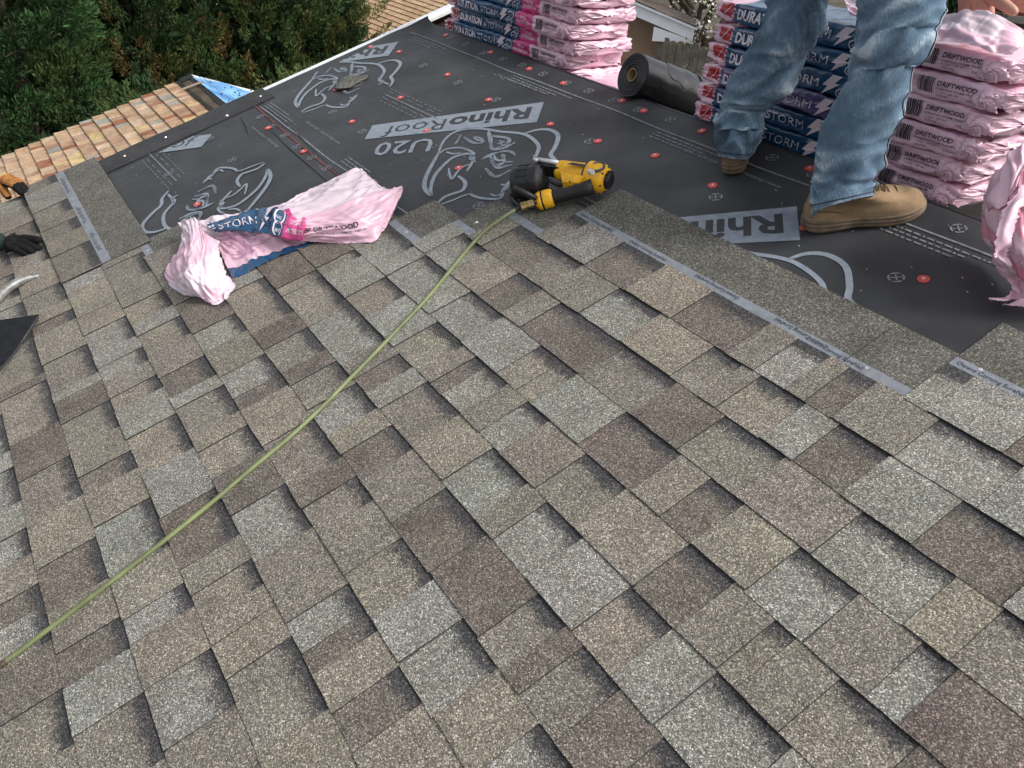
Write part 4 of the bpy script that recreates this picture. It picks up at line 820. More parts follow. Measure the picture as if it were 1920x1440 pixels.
crumple('film_sheet',[[Wn(1930,265,.25),Wn(1900,300,.22),Wn(1866,330,.17)],[Wn(1925,300,.235),Wn(1890,330,.21),Wn(1850,372,.13)],[Wn(1905,350,.20),Wn(1876,385,.17),Wn(1842,400,.10)]],30,40,.003,20,33,[M['pink']],tw,edge=.005)
crumple('film_strip',[[Wn(1935,360,.21),Wn(1918,352,.215)],[Wn(1905,400,.20),Wn(1886,400,.20)],[Wn(1890,450,.165),Wn(1868,452,.165)],[Wn(1884,480,.13),Wn(1866,482,.13)],[Wn(1900,515,.085),Wn(1874,505,.085)],[Wn(1925,545,.03),Wn(1905,545,.03)]],70,14,.0015,28,35,[M['pink']],tw,edge=.005)
crumple('film_strip',[[Wn(1855,565,.016),Wn(1853,570,.016)],[Wn(1885,562,.018),Wn(1888,572,.018)],[Wn(1905,548,.02),Wn(1910,560,.02)],[Wn(1950,545,.02),Wn(1950,560,.02)]],40,8,.001,30,37,[M['pink']],tw,edge=.004)
crumple('film_strip',[[Wn(1880,572,.016),Wn(1884,577,.016)],[Wn(1920,570,.02),Wn(1920,578,.02)],[Wn(1960,575,.02),Wn(1960,585,.02)]],30,8,.001,30,39,[M['pink']],tw,edge=.003)
# ---------------------------------------------------------------- people
def skinmesh(V,E,Rr,root=0,sub=2):
    me=bpy.data.meshes.new('tmp'); me.from_pydata([tuple(map(float,v)) for v in V],E,[]); o=bpy.data.objects.new('tmp',me); COL.objects.link(o)
    sm=o.modifiers.new('s','SKIN'); sm.use_smooth_shade=True
    roots=root if isinstance(root,(list,tuple)) else [root]
    for i,sv in enumerate(me.skin_vertices[0].data): sv.radius=(Rr[i],Rr[i]) if np.isscalar(Rr[i]) else tuple(Rr[i]); sv.use_root=i in roots
    if sub: ss=o.modifiers.new('u','SUBSURF'); ss.levels=sub; ss.render_levels=sub
    dg=bpy.context.evaluated_depsgraph_get(); m2=bpy.data.meshes.new_from_object(o.evaluated_get(dg)); n=len(m2.vertices); A=np.zeros(n*3); m2.vertices.foreach_get('co',A); F=[tuple(p.vertices) for p in m2.polygons]
    bpy.data.objects.remove(o); bpy.data.meshes.remove(me); bpy.data.meshes.remove(m2)
    return A.reshape(-1,3),F
class Sk:
    def __init__(s): s.V=[];s.E=[];s.R=[];s.roots=[]
    def chain(s,pts,rad,start=None,root=False):
        prev=start
        for i,(p,r_) in enumerate(zip(pts,rad)):
            s.V.append(np.asarray(p,float)); s.R.append(r_); j=len(s.V)-1
            if prev is not None: s.E.append((prev,j))
            elif root or start is None: s.roots.append(j)
            prev=j
        return prev
    def mesh(s,sub=2): return skinmesh(s.V,s.E,s.R,s.roots,sub)
def hand(sk,Wp,fw,nr,k=1.0,curl=(.25,.3,.35,.4),spread=.12,thumb=(.55,.55,.1),side=1,glove=0.0,start=None,thumbcurl=.2):
    fw=np.asarray(fw,float);fw/=np.linalg.norm(fw);nr=np.asarray(nr,float);nr=nr-fw*(nr@fw);nr/=np.linalg.norm(nr);lt=np.cross(nr,fw)*side   # lt points to the thumb side
    g=glove
    w0=start if start is not None else sk.chain([Wp],[.027*k+g],root=True)
    sk.chain([Wp+fw*.045*k+lt*.016*k,Wp+fw*.085*k+lt*.020*k],[.020*k+g,.017*k+g],w0); sk.chain([Wp+fw*.045*k-lt*.014*k,Wp+fw*.080*k-lt*.022*k],[.020*k+g,.016*k+g],w0)
    sk.chain([Wp+fw*.05*k,Wp+fw*.088*k],[.019*k+g,.017*k+g],w0)
    for q,(off,ln,rr) in enumerate(((.030,.076,.0088),(.010,.084,.0092),(-.010,.078,.0088),(-.029,.062,.0078))):
        b=Wp+fw*(.070 if q<3 else .064)*k+lt*off*.85*k; d_=fw+lt*spread*(1.5-q); d_/=np.linalg.norm(d_); P=[b];a=0; seg=(.30,.42,.32,.26)
        p=b.copy()
        for sI,sf in enumerate(seg):
            if sI: a+=curl[q]*(1.0,1.2,.8)[sI-1]
            p=p+(d_*math.cos(a)-nr*math.sin(a))*ln*k*sf*(1.0); P.append(p.copy())
        sk.chain(P,[(rr*1.15*k+g),(rr*1.12*k+g),(rr*1.05*k+g),(rr*.97*k+g),(rr*.72*k+g)],root=True)
    b=Wp+fw*.022*k+lt*.014*k; d0=fw*thumb[0]+lt*thumb[1]-nr*thumb[2]; d0/=np.linalg.norm(d0); d1=d0+fw*thumbcurl; d1/=np.linalg.norm(d1)
    sk.chain([b,b+d0*.034*k,b+d0*.060*k,b+d0*.060*k+d1*.020*k,b+d0*.060*k+d1*.040*k],[.0155*k+g,.0150*k+g,.0122*k+g,.0118*k+g,.0085*k+g],root=True)
M['skin']=mat('skin',(.46,.235,.165),.5,noise=(25,.16,6),bump=(260,.0006)); M['skin'].node_tree.nodes['Principled BSDF'].inputs['Subsurface Weight'].default_value=.08
M['skin'].node_tree.nodes['Principled BSDF'].inputs['Subsurface Radius'].default_value=(.01,.004,.002)
# denim
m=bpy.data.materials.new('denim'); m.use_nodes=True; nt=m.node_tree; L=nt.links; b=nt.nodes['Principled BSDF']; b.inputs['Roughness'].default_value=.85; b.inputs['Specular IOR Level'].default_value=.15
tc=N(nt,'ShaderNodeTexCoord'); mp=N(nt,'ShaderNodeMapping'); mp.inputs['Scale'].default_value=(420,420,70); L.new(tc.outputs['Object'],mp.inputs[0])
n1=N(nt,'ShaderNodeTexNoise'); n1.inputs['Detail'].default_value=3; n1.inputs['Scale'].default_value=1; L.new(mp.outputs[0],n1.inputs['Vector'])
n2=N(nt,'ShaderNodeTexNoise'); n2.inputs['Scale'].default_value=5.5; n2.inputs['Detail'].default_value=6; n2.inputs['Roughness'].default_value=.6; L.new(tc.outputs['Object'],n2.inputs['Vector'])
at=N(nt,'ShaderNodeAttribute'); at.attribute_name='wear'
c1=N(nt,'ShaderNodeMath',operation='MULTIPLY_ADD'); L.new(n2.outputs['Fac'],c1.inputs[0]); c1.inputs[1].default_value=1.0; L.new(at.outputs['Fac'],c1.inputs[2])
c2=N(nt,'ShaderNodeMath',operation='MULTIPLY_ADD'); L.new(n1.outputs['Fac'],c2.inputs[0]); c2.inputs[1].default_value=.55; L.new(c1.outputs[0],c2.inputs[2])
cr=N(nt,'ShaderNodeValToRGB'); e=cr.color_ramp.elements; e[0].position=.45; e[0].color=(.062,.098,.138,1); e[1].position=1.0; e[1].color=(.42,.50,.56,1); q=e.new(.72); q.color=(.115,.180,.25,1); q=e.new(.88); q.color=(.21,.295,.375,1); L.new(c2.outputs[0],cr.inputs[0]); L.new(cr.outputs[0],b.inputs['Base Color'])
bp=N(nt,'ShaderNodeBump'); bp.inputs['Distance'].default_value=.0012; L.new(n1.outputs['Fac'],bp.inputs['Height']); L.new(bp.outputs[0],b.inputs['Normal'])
M['denim']=m
M['hem']=mat('faded_hem',(.21,.27,.325),.9,noise=(75,.75,3),bump=(90,.004)); M['seam']=mat('dark_seam',(.012,.014,.022),.8); M['stitch']=mat('pale_stitch',(.45,.50,.52),.8)
M['suede']=mat('tan_suede',(.275,.185,.102),.9,noise=(16,.40,8),bump=(170,.0006)); M['sole']=mat('tan_rubber',(.17,.125,.078),.7,noise=(30,.35,6)); M['lace']=mat('brown_lace',(.10,.06,.03),.8); M['dirt']=mat('scuffed_suede',(.13,.085,.05),.85,noise=(60,.5,6))
wk=thing('person','standing worker in faded blue jeans and tan boots on the black underlayment','person',RW(RN(1470,380,0)))
rv,dv_=R2W@CAMR[0],R2W@CAMR[1]
def legloft(rows,yf,seed,n=110,seg=56):
    R=np.array(rows,float); S_=spline(R,n); V=[];C=[];RAD=[];wear=[]
    e1=rv-np.array([0,0,1])*0; fw=f-np.array([0,0,f[2]]); fw/=np.linalg.norm(fw)
    for i,row in enumerate(S_):
        xl,yl,xr,yr=row; pl=RY(xl,yl,yf(i/(n-1))); pr=RY(xr,yr,yf(i/(n-1)))
        dl,dr=CAMR@R2W.T@(pl-CW),CAMR@R2W.T@(pr-CW); dz=(dl[2]+dr[2])/2       # both ends at one depth
        def at(x,y): return CW+R2W@(raydir(x,y)*dz)
        pl,pr=at(xl,yl),at(xr,yr); C.append((pl+pr)/2); RAD.append((pr-pl)/2)
    C=np.array(C);RAD=np.array(RAD); T=np.gradient(C,axis=0); T/=np.linalg.norm(T,axis=1)[:,None]
    sl=np.concatenate([[0],np.cumsum(np.linalg.norm(np.diff(C,axis=0),axis=1))])
    for i in range(n):
        a1=RAD[i]; r1=np.linalg.norm(a1); a2=np.cross(T[i],a1/r1); a2/=np.linalg.norm(a2); 
        if a2@fw<0:a2=-a2
        for k in range(seg):
            t=2*math.pi*k/seg; q=i/(n-1); cx,sx=math.cos(t),math.sin(t)
            V.append(C[i]+a1*cx+a2*r1*.98*sx)
    V=np.array(V).reshape(n,seg,3)
    tt=np.linspace(0,2*math.pi,seg,endpoint=False); hh=sl; ang,H=np.meshgrid(tt,hh,indexing='xy'); HB=sl[-1]-H
    rad_=np.linalg.norm(RAD,axis=1)[:,None]
    X3=np.cos(ang)*.11; Y3=np.sin(ang)*.11
    # folds that wrap round the leg, strongest at the ankle and behind the knee
    A=(.35+1.35*np.exp(-(HB/.13)**2)+.9*np.exp(-((HB-.40)/.11)**2))*(.22+.78*np.clip((HB-.012)/.045,0,1))
    slant=.35*np.sin(ang+seed)+.25*np.sin(2*ang+seed*2)
    F1=np.sin((HB+slant*.09)*2*math.pi/.105+1.3*np.sin(ang*1.0+seed)+seed); F2=np.sin((HB+slant*.14)*2*math.pi/.061+2.1*np.sin(ang*2+seed*3))
    env=.5+.5*np.sin(ang*1.5+HB*9+seed); env2=.5+.5*np.sin(ang*2.3-HB*13+seed*2)
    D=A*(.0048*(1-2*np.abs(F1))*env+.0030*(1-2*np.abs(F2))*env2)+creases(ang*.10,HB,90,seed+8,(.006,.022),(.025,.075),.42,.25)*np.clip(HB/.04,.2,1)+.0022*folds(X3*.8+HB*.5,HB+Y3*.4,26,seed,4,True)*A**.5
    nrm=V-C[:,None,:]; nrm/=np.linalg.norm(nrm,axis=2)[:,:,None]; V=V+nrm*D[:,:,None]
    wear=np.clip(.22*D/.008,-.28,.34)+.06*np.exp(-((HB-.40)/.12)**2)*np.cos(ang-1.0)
    return V,C,RAD,wear,sl
def jeansleg(rows,yf,seed,hemw):
    V,C,RAD,wear,sl=legloft(rows,yf,seed); n,seg,_=V.shape
    return V,C,RAD,wear,sl
LR=[(1500,-330,1640,-330),(1484,-220,1612,-220),(1468,-130,1592,-130),(1452,-55,1570,-55),(1442,0,1551,0),(1428,44,1545,44),(1405,89,1517,89),(1384,133,1498,133),(1366,160,1481,160),(1357,178,1461,178),(1353,195,1443,195),(1347,215,1435,215),(1337,244,1431,242),(1341,262,1427,260),(1344,279,1416,281),(1346,293,1402,300)]
RRW=[(1585,-330,1800,-330),(1596,-220,1795,-220),(1605,-130,1785,-130),(1610,-55,1775,-55),(1612,0,1768,0),(1610,40,1761,36),(1607,70,1751,64),(1604,98,1743,88),(1598,130,1715,120),(1591,158,1706,146),(1567,205,1689,192),(1538,262,1665,252),(1532,318,1653,304),(1526,352,1643,332),(1523,380,1637,355),(1522,403,1632,375)]
parts=[]; AV=[];AF=[];AM=[];AW=[]
legs=[]
for rows,yf,sd in ((LR,lambda q:2.25-.075*q,1),(RRW,lambda q:2.26-.135*q,4)):
    V,C,RAD,wear,sl=legloft(rows,yf,sd); n,seg,_=V.shape; o=len(AV)
    AV+=V.reshape(-1,3).tolist(); AW+=wear.reshape(-1).tolist()
    F=[(o+i*seg+k,o+(i+1)*seg+k,o+(i+1)*seg+(k+1)%seg,o+i*seg+(k+1)%seg) for i in range(n-1) for k in range(seg)]; AF+=F; AM+=[1 if (i>=n-5) else 0 for i in range(n-1) for k in range(seg)]
    # inside of the cuff
    last=n-1; o2=len(AV)
    for j,(dq,rq) in enumerate(((0,.90),(-6,.86))):
        ring_=C[last+dq if dq else last]+(V[last]-C[last])*rq; AV+=ring_.tolist(); AW+=[0]*seg
    for (a0,b0) in ((o+last*seg,o2),(o2,o2+seg)): AF+=[(a0+k,b0+k,b0+(k+1)%seg,a0+(k+1)%seg) for k in range(seg)]; AM+=[1]*seg
    legs.append((V,C,RAD,sl))
# seat of the jeans
hipc=(legs[0][1][0]+legs[1][1][0])/2+np.array([0,.0,.10]); waist=hipc+np.array([.03,.05,.17])
o=len(AV); seg=48; ringl=[]
for c,rx,ry in ((hipc-np.array([0,0,.13]),.185,.12),(hipc-np.array([0,0,.06]),.205,.135),(hipc+np.array([0,0,.02]),.205,.145),(hipc+np.array([0.01,.02,.10]),.185,.13),(waist,.165,.118)):
    for k in range(seg): a=2*math.pi*k/seg; AV.append((c+np.array([rx*math.cos(a),ry*math.sin(a),0])).tolist()); AW.append(.03*math.sin(a*5))
for i in range(4): AF+=[(o+i*seg+k,o+i*seg+(k+1)%seg,o+(i+1)*seg+(k+1)%seg,o+(i+1)*seg+k) for k in range(seg)]; AM+=[0]*seg
AF+=[tuple(o+k for k in range(seg))[::-1]]; AM+=[0]
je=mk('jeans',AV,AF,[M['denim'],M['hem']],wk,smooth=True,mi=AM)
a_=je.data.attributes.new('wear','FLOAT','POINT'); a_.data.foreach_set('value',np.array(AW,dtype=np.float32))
def legseam(leg,kf,i0,i1,rad,m,name,out=.0008):
    V,C,RAD,sl=leg; n,seg,_=V.shape; P=[]
    for i in range(i0,i1): k=kf(i/(n-1))%seg; k0=int(k);fr=k-k0; p=V[i,k0]*(1-fr)+V[i,(k0+1)%seg]*fr; nr=p-C[i]; nr/=np.linalg.norm(nr); P.append(p+nr*out)
    Vt,F=tube(P,rad,6); mk(name,Vt,F,m,je,smooth=True)
legseam(legs[1],lambda q:-6.2+.7*math.sin(q*26)+.5*math.sin(q*9),28,105,.0016,M['seam'],'side_seam'); legseam(legs[1],lambda q:-5.4+.7*math.sin(q*26)+.5*math.sin(q*9),28,105,.0012,M['stitch'],'seam_stitching')
legseam(legs[0],lambda q:-4.2+.4*math.sin(q*17),26,106,.0013,M['seam'],'inner_seam'); legseam(legs[0],lambda q:-4.9+.4*math.sin(q*17),26,106,.0010,M['stitch'],'seam_stitching')
for leg in legs:
    V,C,RAD,sl=leg; n,seg,_=V.shape; i=n-7; P=[V[i,k%seg]+(V[i,k%seg]-C[i])/np.linalg.norm(V[i,k%seg]-C[i])*.001 for k in range(seg+1)]; Vt,F=tube(P,.0011,5); mk('hem_stitching',Vt,F,M['seam'],je,smooth=True)
# boots
def boot(heel,toe,label=None,lift=0.0):
    heel=np.asarray(heel,float);toe=np.asarray(toe,float); fw=toe-heel; Lb=np.linalg.norm(fw); fw/=Lb; up=np.array([0,0,1.]); lt=np.cross(up,fw)
    sx=Lb/.30; WS=1.03
    prof=np.array([(0,.004),(.015,.017),(.05,.028),(.12,.0335),(.25,.0345),(.42,.034),(.55,.040),(.68,.0465),(.78,.0475),(.88,.0425),(.95,.031),(.985,.018),(1,.004)])
    def outline(xb,xf,ws,zc,zf,nn=30):
        t=1-np.cos(np.linspace(0,math.pi,nn)); t/=2; x=xb+(xf-xb)*t; hw=np.interp(t,prof[:,0],prof[:,1])*ws; P=[]
        for s in (1,-1):
            for i in (range(nn) if s>0 else range(nn-2,0,-1)): P.append((x[i],WS*s*hw[i]+.004*s*0-.006*math.sin(t[i]*3.0)*1,zf(t[i])))
        return P
    def put(P): return [RW(heel+fw*a*sx+lt*b_+up*c) for a,b_,c in P]
    spring=lambda t: .014*max(0,(t-.72)/.28)**2+.004*max(0,(.08-t)/.08)
    V=[];rows=[(0.004,.296,.93,.000),(0,.300,1.0,.005),(-.003,.303,1.04,.010),(.001,.299,.97,.0125),(-.004,.303,1.05,.016),(-.003,.303,1.04,.021),(.002,.298,.97,.0235),(-.003,.302,1.03,.027),(.003,.299,.99,.033)]
    for xb,xf,ws,z in rows: V+=put(outline(xb,xf,ws,0,lambda t,z=z: spring(t)*(1-z/.06)+z+(.010*math.exp(-(t/.30)**2))*z/.033-.004*math.exp(-((t-.42)/.12)**2)*(1-z/.033)*-1.2))
    k=len(V)//len(rows); F=[(i*k+j,i*k+(j+1)%k,(i+1)*k+(j+1)%k,(i+1)*k+j) for i in range(len(rows)-1) for j in range(k)]+[tuple(range(k))[::-1],tuple(range((len(rows)-1)*k,len(rows)*k))]
    so=mk('boot',V,F,M['sole'],wk,smooth=True)
    mb=MB()
    for q in range(7):                                 # tread grooves on the heel
        pass
    V=[];rows=[]
    for z in np.linspace(0,1,22):
        zz=.030+.066*z
        top=max(0,min(1,(zz-.030)/.125)); xf=np.interp(zz,[.030,.045,.058,.068,.078,.088,.100,.115,.135,.155],[.296,.293,.285,.268,.235,.200,.172,.150,.138,.135])
        ws=np.interp(zz,[.030,.050,.068,.090,.12,.155],[.985,.95,.84,.82,.80,.80]); xb=np.interp(zz,[.03,.06,.09,.155],[.004,.003,.014,.022])
        V+=put(outline(xb,xf,ws*(1 if xf>.2 else 1.06),0,lambda t,zz=zz: zz+spring(t)*.6*(1-z)+.010*math.exp(-(t/.3)**2)*(1-z)))
    n2=22; F=[(i*k+j,i*k+(j+1)%k,(i+1)*k+(j+1)%k,(i+1)*k+j) for i in range(n2-1) for j in range(k)]+[tuple(range((n2-1)*k,n2*k))]
    upm=mk('boot_upper',V,F,[M['suede']],so,smooth=True); VV=np.array(V).reshape(n2,k,3)
    # seams, laces
    def onb(x,y,z): return RW(heel+fw*x*sx+lt*y*WS*1.02+up*z)
    mb=MB()
    for s in (1,-1):
        P=spline([onb(.165,s*.036,.052),onb(.168,s*.037,.075),onb(.150,s*.034,.095),onb(.13,s*.034,.125)],14); mb.tube(P,.0012,6)
        P=spline([onb(.02,s*.030,.068),onb(.06,s*.0352,.066),onb(.10,s*.0355,.052),onb(.12,s*.036,.040)],14); mb.tube(P,.0012,6)
        P=spline([onb(.215,s*.039,.050),onb(.222,s*.030,.066),onb(.225,s*.016,.081),onb(.226,0,.0845)],14); mb.tube(P,.0012,6)
    mb.build('stitched_seam',M['lace'],so,smooth=True) if 0 else mk('stitched_seam',mb.V,mb.F,M['lace'],so,smooth=True)
    mb=MB()
    for s in (1,-1):
        for zz_,am in ((.013,.0025),(.0235,.0015)):
            t_=np.linspace(.03,.93,44); hw_=np.interp(t_,prof[:,0],prof[:,1]); P=[onb(a*.30,s*b_*1.035,zz_+spring(a)*.8+.008*math.exp(-(a/.3)**2)+am*(2*abs((a*13)%1-.5)-.5)*2) for a,b_ in zip(t_,hw_)]; mb.tube(P,.0011,5)
    mk('sole_groove',mb.V,mb.F,M['dirt'],so,smooth=True)
    mb=MB()
    for i,(xx,z) in enumerate(((.205,.0915),(.190,.097),(.175,.1045),(.162,.113),(.150,.124))):
        mb.tube(spline([onb(xx,.020,z-.008),onb(xx-.003,.009,z+.001),onb(xx-.009,-.009,z+.004),onb(xx-.012,-.020,z-.004)],8),.0019,6); mb.tube(spline([onb(xx,-.020,z-.008),onb(xx-.003,-.009,z+.0015),onb(xx-.009,.009,z+.005),onb(xx-.012,.020,z-.004)],8),.0019,6)
    mk('laces',mb.V,mb.F,M['lace'],so,smooth=True)
    return so
hl=RN(1503,432,.0);te=RN(1731,397,.0); boot(hl+np.array([0,0,.0045]),te+np.array([0,0,.0045]))
hc=RN(1372,334,.0); hd=np.array([-.60,.80,0]); hd/=np.linalg.norm(hd); boot(hc+np.array([0,0,.0045]),hc+hd*.295+np.array([0,0,.0045]))
# body: one skin from the shins up to the head, with arms and hands
sk=Sk()
pel=hipc; lk,rk=legs[0][1][45],legs[1][1][45]
ch=pel+np.array([.12,.22,.40]); nk=pel+np.array([.16,.33,.54]); 
i0=sk.chain([pel,pel+np.array([.04,.07,.16]),ch],[.13,.125,.14],root=True); i1=sk.chain([nk,nk+np.array([.02,.05,.07])],[.065,.062],i0); sk.chain([nk+np.array([.03,.09,.14]),nk+np.array([.03,.10,.22])],[.085,.078],i1)
for leg in legs: 
    C=leg[1]; sk.chain([C[0],C[18],C[36],C[54],C[72],C[90],C[106]],[.07,.06,.05,.05,.045,.04,.035],0)
rh=RY(1846,-14,RYY+.10); sh=ch+np.array([.19,.07,.07]); el=(sh+rh)/2+np.array([.10,-.06,.06]); wr=rh
wr=RY(1824,-34,RYY+.12)
i2=sk.chain([sh,el,wr+np.array([-.01,-.0,.04]),wr],[.06,.042,.031,.028],2)
hf=RY(1834,60,RYY+.15)-wr; hn=np.array([.15,-.95,.25])
tp=RY(1898,44,RYY+.08)
hand(sk,wr,hf,hn,1.2,(.5,.5,.5,.5),.0,(.60,.76,-.42),side=1,start=i2,thumbcurl=.1)
shl=ch+np.array([-.19,.05,.07]); ell=shl+np.array([-.05,.10,-.26]); wl=ell+np.array([.06,.22,-.10]); i3=sk.chain([shl,ell,wl],[.06,.042,.028],2); hand(sk,wl,(.2,.9,-.3),(0,.3,1),1.0,side=-1,start=i3)
V,F=sk.mesh(2); bd=mk('body',V,F,M['skin'],wk,smooth=True)
# work shirt (out of the picture above) and hair
sk=Sk(); i0=sk.chain([waist-np.array([0,0,.05]),pel+np.array([.05,.08,.24]),ch],[.165,.155,.165],root=True); sk.chain([nk-np.array([0,0,.03])],[.085],i0)
for s_,e_ in ((sh,el),(shl,ell)): sk.chain([s_,s_*.5+e_*.5],[.085,.066],2)
V,F=sk.mesh(1); mk('shirt',V,F,mat('grey_shirt',(.16,.17,.18),.85,noise=(20,.15)),wk,smooth=True)
V,F=lathe(nk+np.array([.03,.10,.16]),nk+np.array([.03,.10,.32]),[(0,.088),(.4,.092),(.8,.07),(1,.01)],20); mk('hair',V,F,mat('dark_hair',(.03,.02,.015),.7,noise=(120,.5)),wk,smooth=True)
# film of the top bundle pulled up by the hand
def TB(px,py,dy): return RY(px,py,RYY+dy)
ctrl=[[TB(1590,24,.03),TB(1660,45,.012),TB(1752,74,-.006),TB(1800,82,-.012),TB(1850,96,-.010),TB(1893,100,0.0)],[TB(1585,10,.05),TB(1665,28,.04),TB(1754,48,.03),TB(1804,52,.02),TB(1856,66,.02),TB(1912,88,.03)],[TB(1580,-8,.08),TB(1670,8,.08),TB(1757,25,.07),TB(1806,24,.07),TB(1866,32,.07),TB(1925,76,.08)],[TB(1590,-5,.10),TB(1680,12,.11),TB(1762,27,.09),TB(1815,22,.085),TB(1876,30,.085),TB(1950,74,.10)]]
crumple('loose_film',ctrl,50,110,.0024,18,44,[M['pink'],M['pinkd']],TOPB,reg=lambda s,t:1 if s>.3 and t<.85 else 0,edge=.001,roof=False,bias=1.35)
# second worker, kneeling outside the left edge; two gloved hands reach in
k2=thing('person','kneeling worker mostly outside the left picture edge reaching in with two gloved hands','person',RW((-4.05,-.25,.0)))
def rn(px,py,n): return RW(RN(px,py,n))
nW=R2W@np.array([0,0,1.])
w1=rn(-2,336,.085); w2=rn(0,454,.055)
hipk=RW((-4.25,-.48,.22)); chk=hipk+np.array([-.02,.20,.42]); nkk=chk+np.array([.0,.10,.15])
sk=Sk(); i0=sk.chain([hipk,hipk+np.array([0,.09,.2]),chk],[.14,.13,.14],root=True); i1=sk.chain([nkk,nkk+np.array([.02,.06,.06])],[.065,.062],i0); sk.chain([nkk+np.array([.04,.1,.12]),nkk+np.array([.05,.12,.2])],[.085,.075],i1)
for s_,w_ in ((-1,w1),(1,w2)):
    sh_=chk+np.array([.19*s_,.06,.06]); el_=(sh_+w_)/2+np.array([.06*s_,-.06,.04]); sk.chain([sh_,el_,w_+(el_-w_)*.12,w_],[.06,.043,.032,.028],2)
for s_ in (-1,1):
    kn=RW((-4.25+.14*s_,-.10,.07)); ft=RW((-4.25+.14*s_,-.62,.07)); sk.chain([hipk+np.array([.1*s_,0,-.02]),kn,ft],[.09,.062,.045],0)
V,F=sk.mesh(2); mk('body',V,F,M['skin'],k2,smooth=True)
sk=Sk(); i0=sk.chain([hipk,hipk+np.array([0,.09,.2]),chk],[.165,.155,.165],root=True)
for s_,w_ in ((-1,w1),(1,w2)):
    sh_=chk+np.array([.19*s_,.06,.06]); el_=(sh_+w_)/2+np.array([.06*s_,-.06,.04]); sk.chain([sh_,el_,w_+(el_-w_)*.62],[.082,.062,.046],2)
V,F=sk.mesh(1); mk('shirt',V,F,mat('navy_shirt',(.03,.04,.07),.85),k2,smooth=True)
sk=Sk(); sk.chain([hipk+np.array([0,.02,.06])],[.16],root=True)
for s_ in (-1,1): sk.chain([hipk+np.array([.1*s_,0,-.02]),RW((-4.25+.14*s_,-.10,.075)),RW((-4.25+.14*s_,-.55,.075))],[.105,.08,.066],0)
V,F=sk.mesh(1); mk('trousers',V,F,mat('work_trousers',(.07,.065,.055),.9),k2,smooth=True)
M['glove']=mat('black_glove',(.008,.008,.009),.85,spec=.2,noise=(70,.4),bump=(240,.001)); M['orange']=mat('orange_glove_knit',(.30,.125,.028),.85,noise=(50,.3),bump=(260,.0012)); M['green']=mat('green_cuff',(.008,.028,.02),.85)
sk=Sk(); fw1=rn(55,346,.060)-w1; hand(sk,w1,fw1,nW+np.array([.1,.35,0]),1.02,(.32,.36,.42,.5),.02,(.75,.45,.75),side=-1,glove=.006,thumbcurl=.5)
V,F=sk.mesh(2); ctr_=V.mean(0); fdir=fw1/np.linalg.norm(fw1)
mi=[]; cen=np.array([V[list(q)].mean(0) for q in F]); nf=np.array([np.cross(V[q[1]]-V[q[0]],V[q[2]]-V[q[0]]) for q in F]); nf/=np.linalg.norm(nf,axis=1)[:,None]+1e-12
upv=nW+np.array([.1,.35,0]); upv/=np.linalg.norm(upv)
mi=[1 if (nf[i]@upv>.12 and (cen[i]-w1)@fdir<.125) else 0 for i in range(len(F))]
mk('glove',V,F,[M['glove'],M['orange']],k2,smooth=True,mi=mi,label='black glove with an orange knit back')
sk=Sk(); fw2=rn(60,458,.045)-w2; hand(sk,w2+fw2/np.linalg.norm(fw2)*.012,fw2,nW+np.array([-.1,-.3,0]),1.06,(.05,.34,.42,.5),.02,(.85,.25,.35),side=1,glove=.007,thumbcurl=.4)
V,F=sk.mesh(2); gl=mk('glove',V,F,M['glove'],k2,smooth=True,label='black glove with a green cuff')
V,F=lathe(w2-fw2/np.linalg.norm(fw2)*.010,w2-fw2/np.linalg.norm(fw2)*.003,[(0,.036),(.5,.037),(1,.036)],20); mk('glove_cuff',V,F,M['green'],gl,smooth=True)
# ---------------------------------------------------------------- surroundings
gz=-4.1
g=mk('ground',[(-150,-150,gz),(150,-150,gz),(150,150,gz),(-150,150,gz)],[(0,1,2,3)],mat('leaf_litter_ground',(.062,.05,.034),.95,noise=(.8,.5,8),bump=(6,.05)),kind='structure')
# ---- lower roof of the side wing with old mixed-colour shingles, blue sheet on its far slope
NL=-1.3; WU=-9.33
wing=thing('side_wing','lower side wing of the house with old tan and rust shingles and blue roof sheet','building',(WU,1,NL),roof=True)
LVR=2.095
OLD=[(.52,.36,.235),(.46,.31,.20),(.30,.135,.08),(.32,.325,.29),(.55,.42,.22),(.38,.24,.165),(.52,.39,.28),(.44,.31,.22)]
M['oldg']=granule('old_shingle_granules',cell=.004,contrast=.35,band=False)
M['oldg'].node_tree.nodes['Map Range'].inputs[3].default_value=.78
M['gran_gap']=mat('dark_gap',(.05,.04,.035),.9)
mb=MB(); mb.add([(WU,-3,NL-.012),(-4.2,-3,NL-.012),(-4.2,LVR,NL-.012),(WU,LVR,NL-.012),(WU,-3,NL-.14),(-4.2,-3,NL-.14),(-4.2,LVR,NL-.14),(WU,LVR,NL-.14)],[(0,1,2,3),(7,6,5,4),(0,4,5,1),(1,5,6,2),(3,2,6,7),(3,7,4,0)]); mb.build('roof_deck',M['gran_gap'],wing)
ro_=random.Random(12); EX2=.1335; rows=15; vtop=1.935
def oldtab(parent,u0,u1,v0,ex,n0,stripe):
    mb=MB(); h0=.020;h1=.002; j=ro_.uniform(-.003,.003); gp=ro_.choice((.004,.008,.010))
    mb.add([(u0+gp,v0+j,n0+h0),(u1-gp*.5,v0+j,n0+h0),(u1-gp*.5,v0+ex+.01,n0+h1),(u0+gp,v0+ex+.01,n0+h1),(u0+gp,v0+j,n0),(u1-gp*.5,v0+j,n0)],[(0,1,2,3),(4,5,1,0),(4,0,3),(1,5,2)])
    return mb
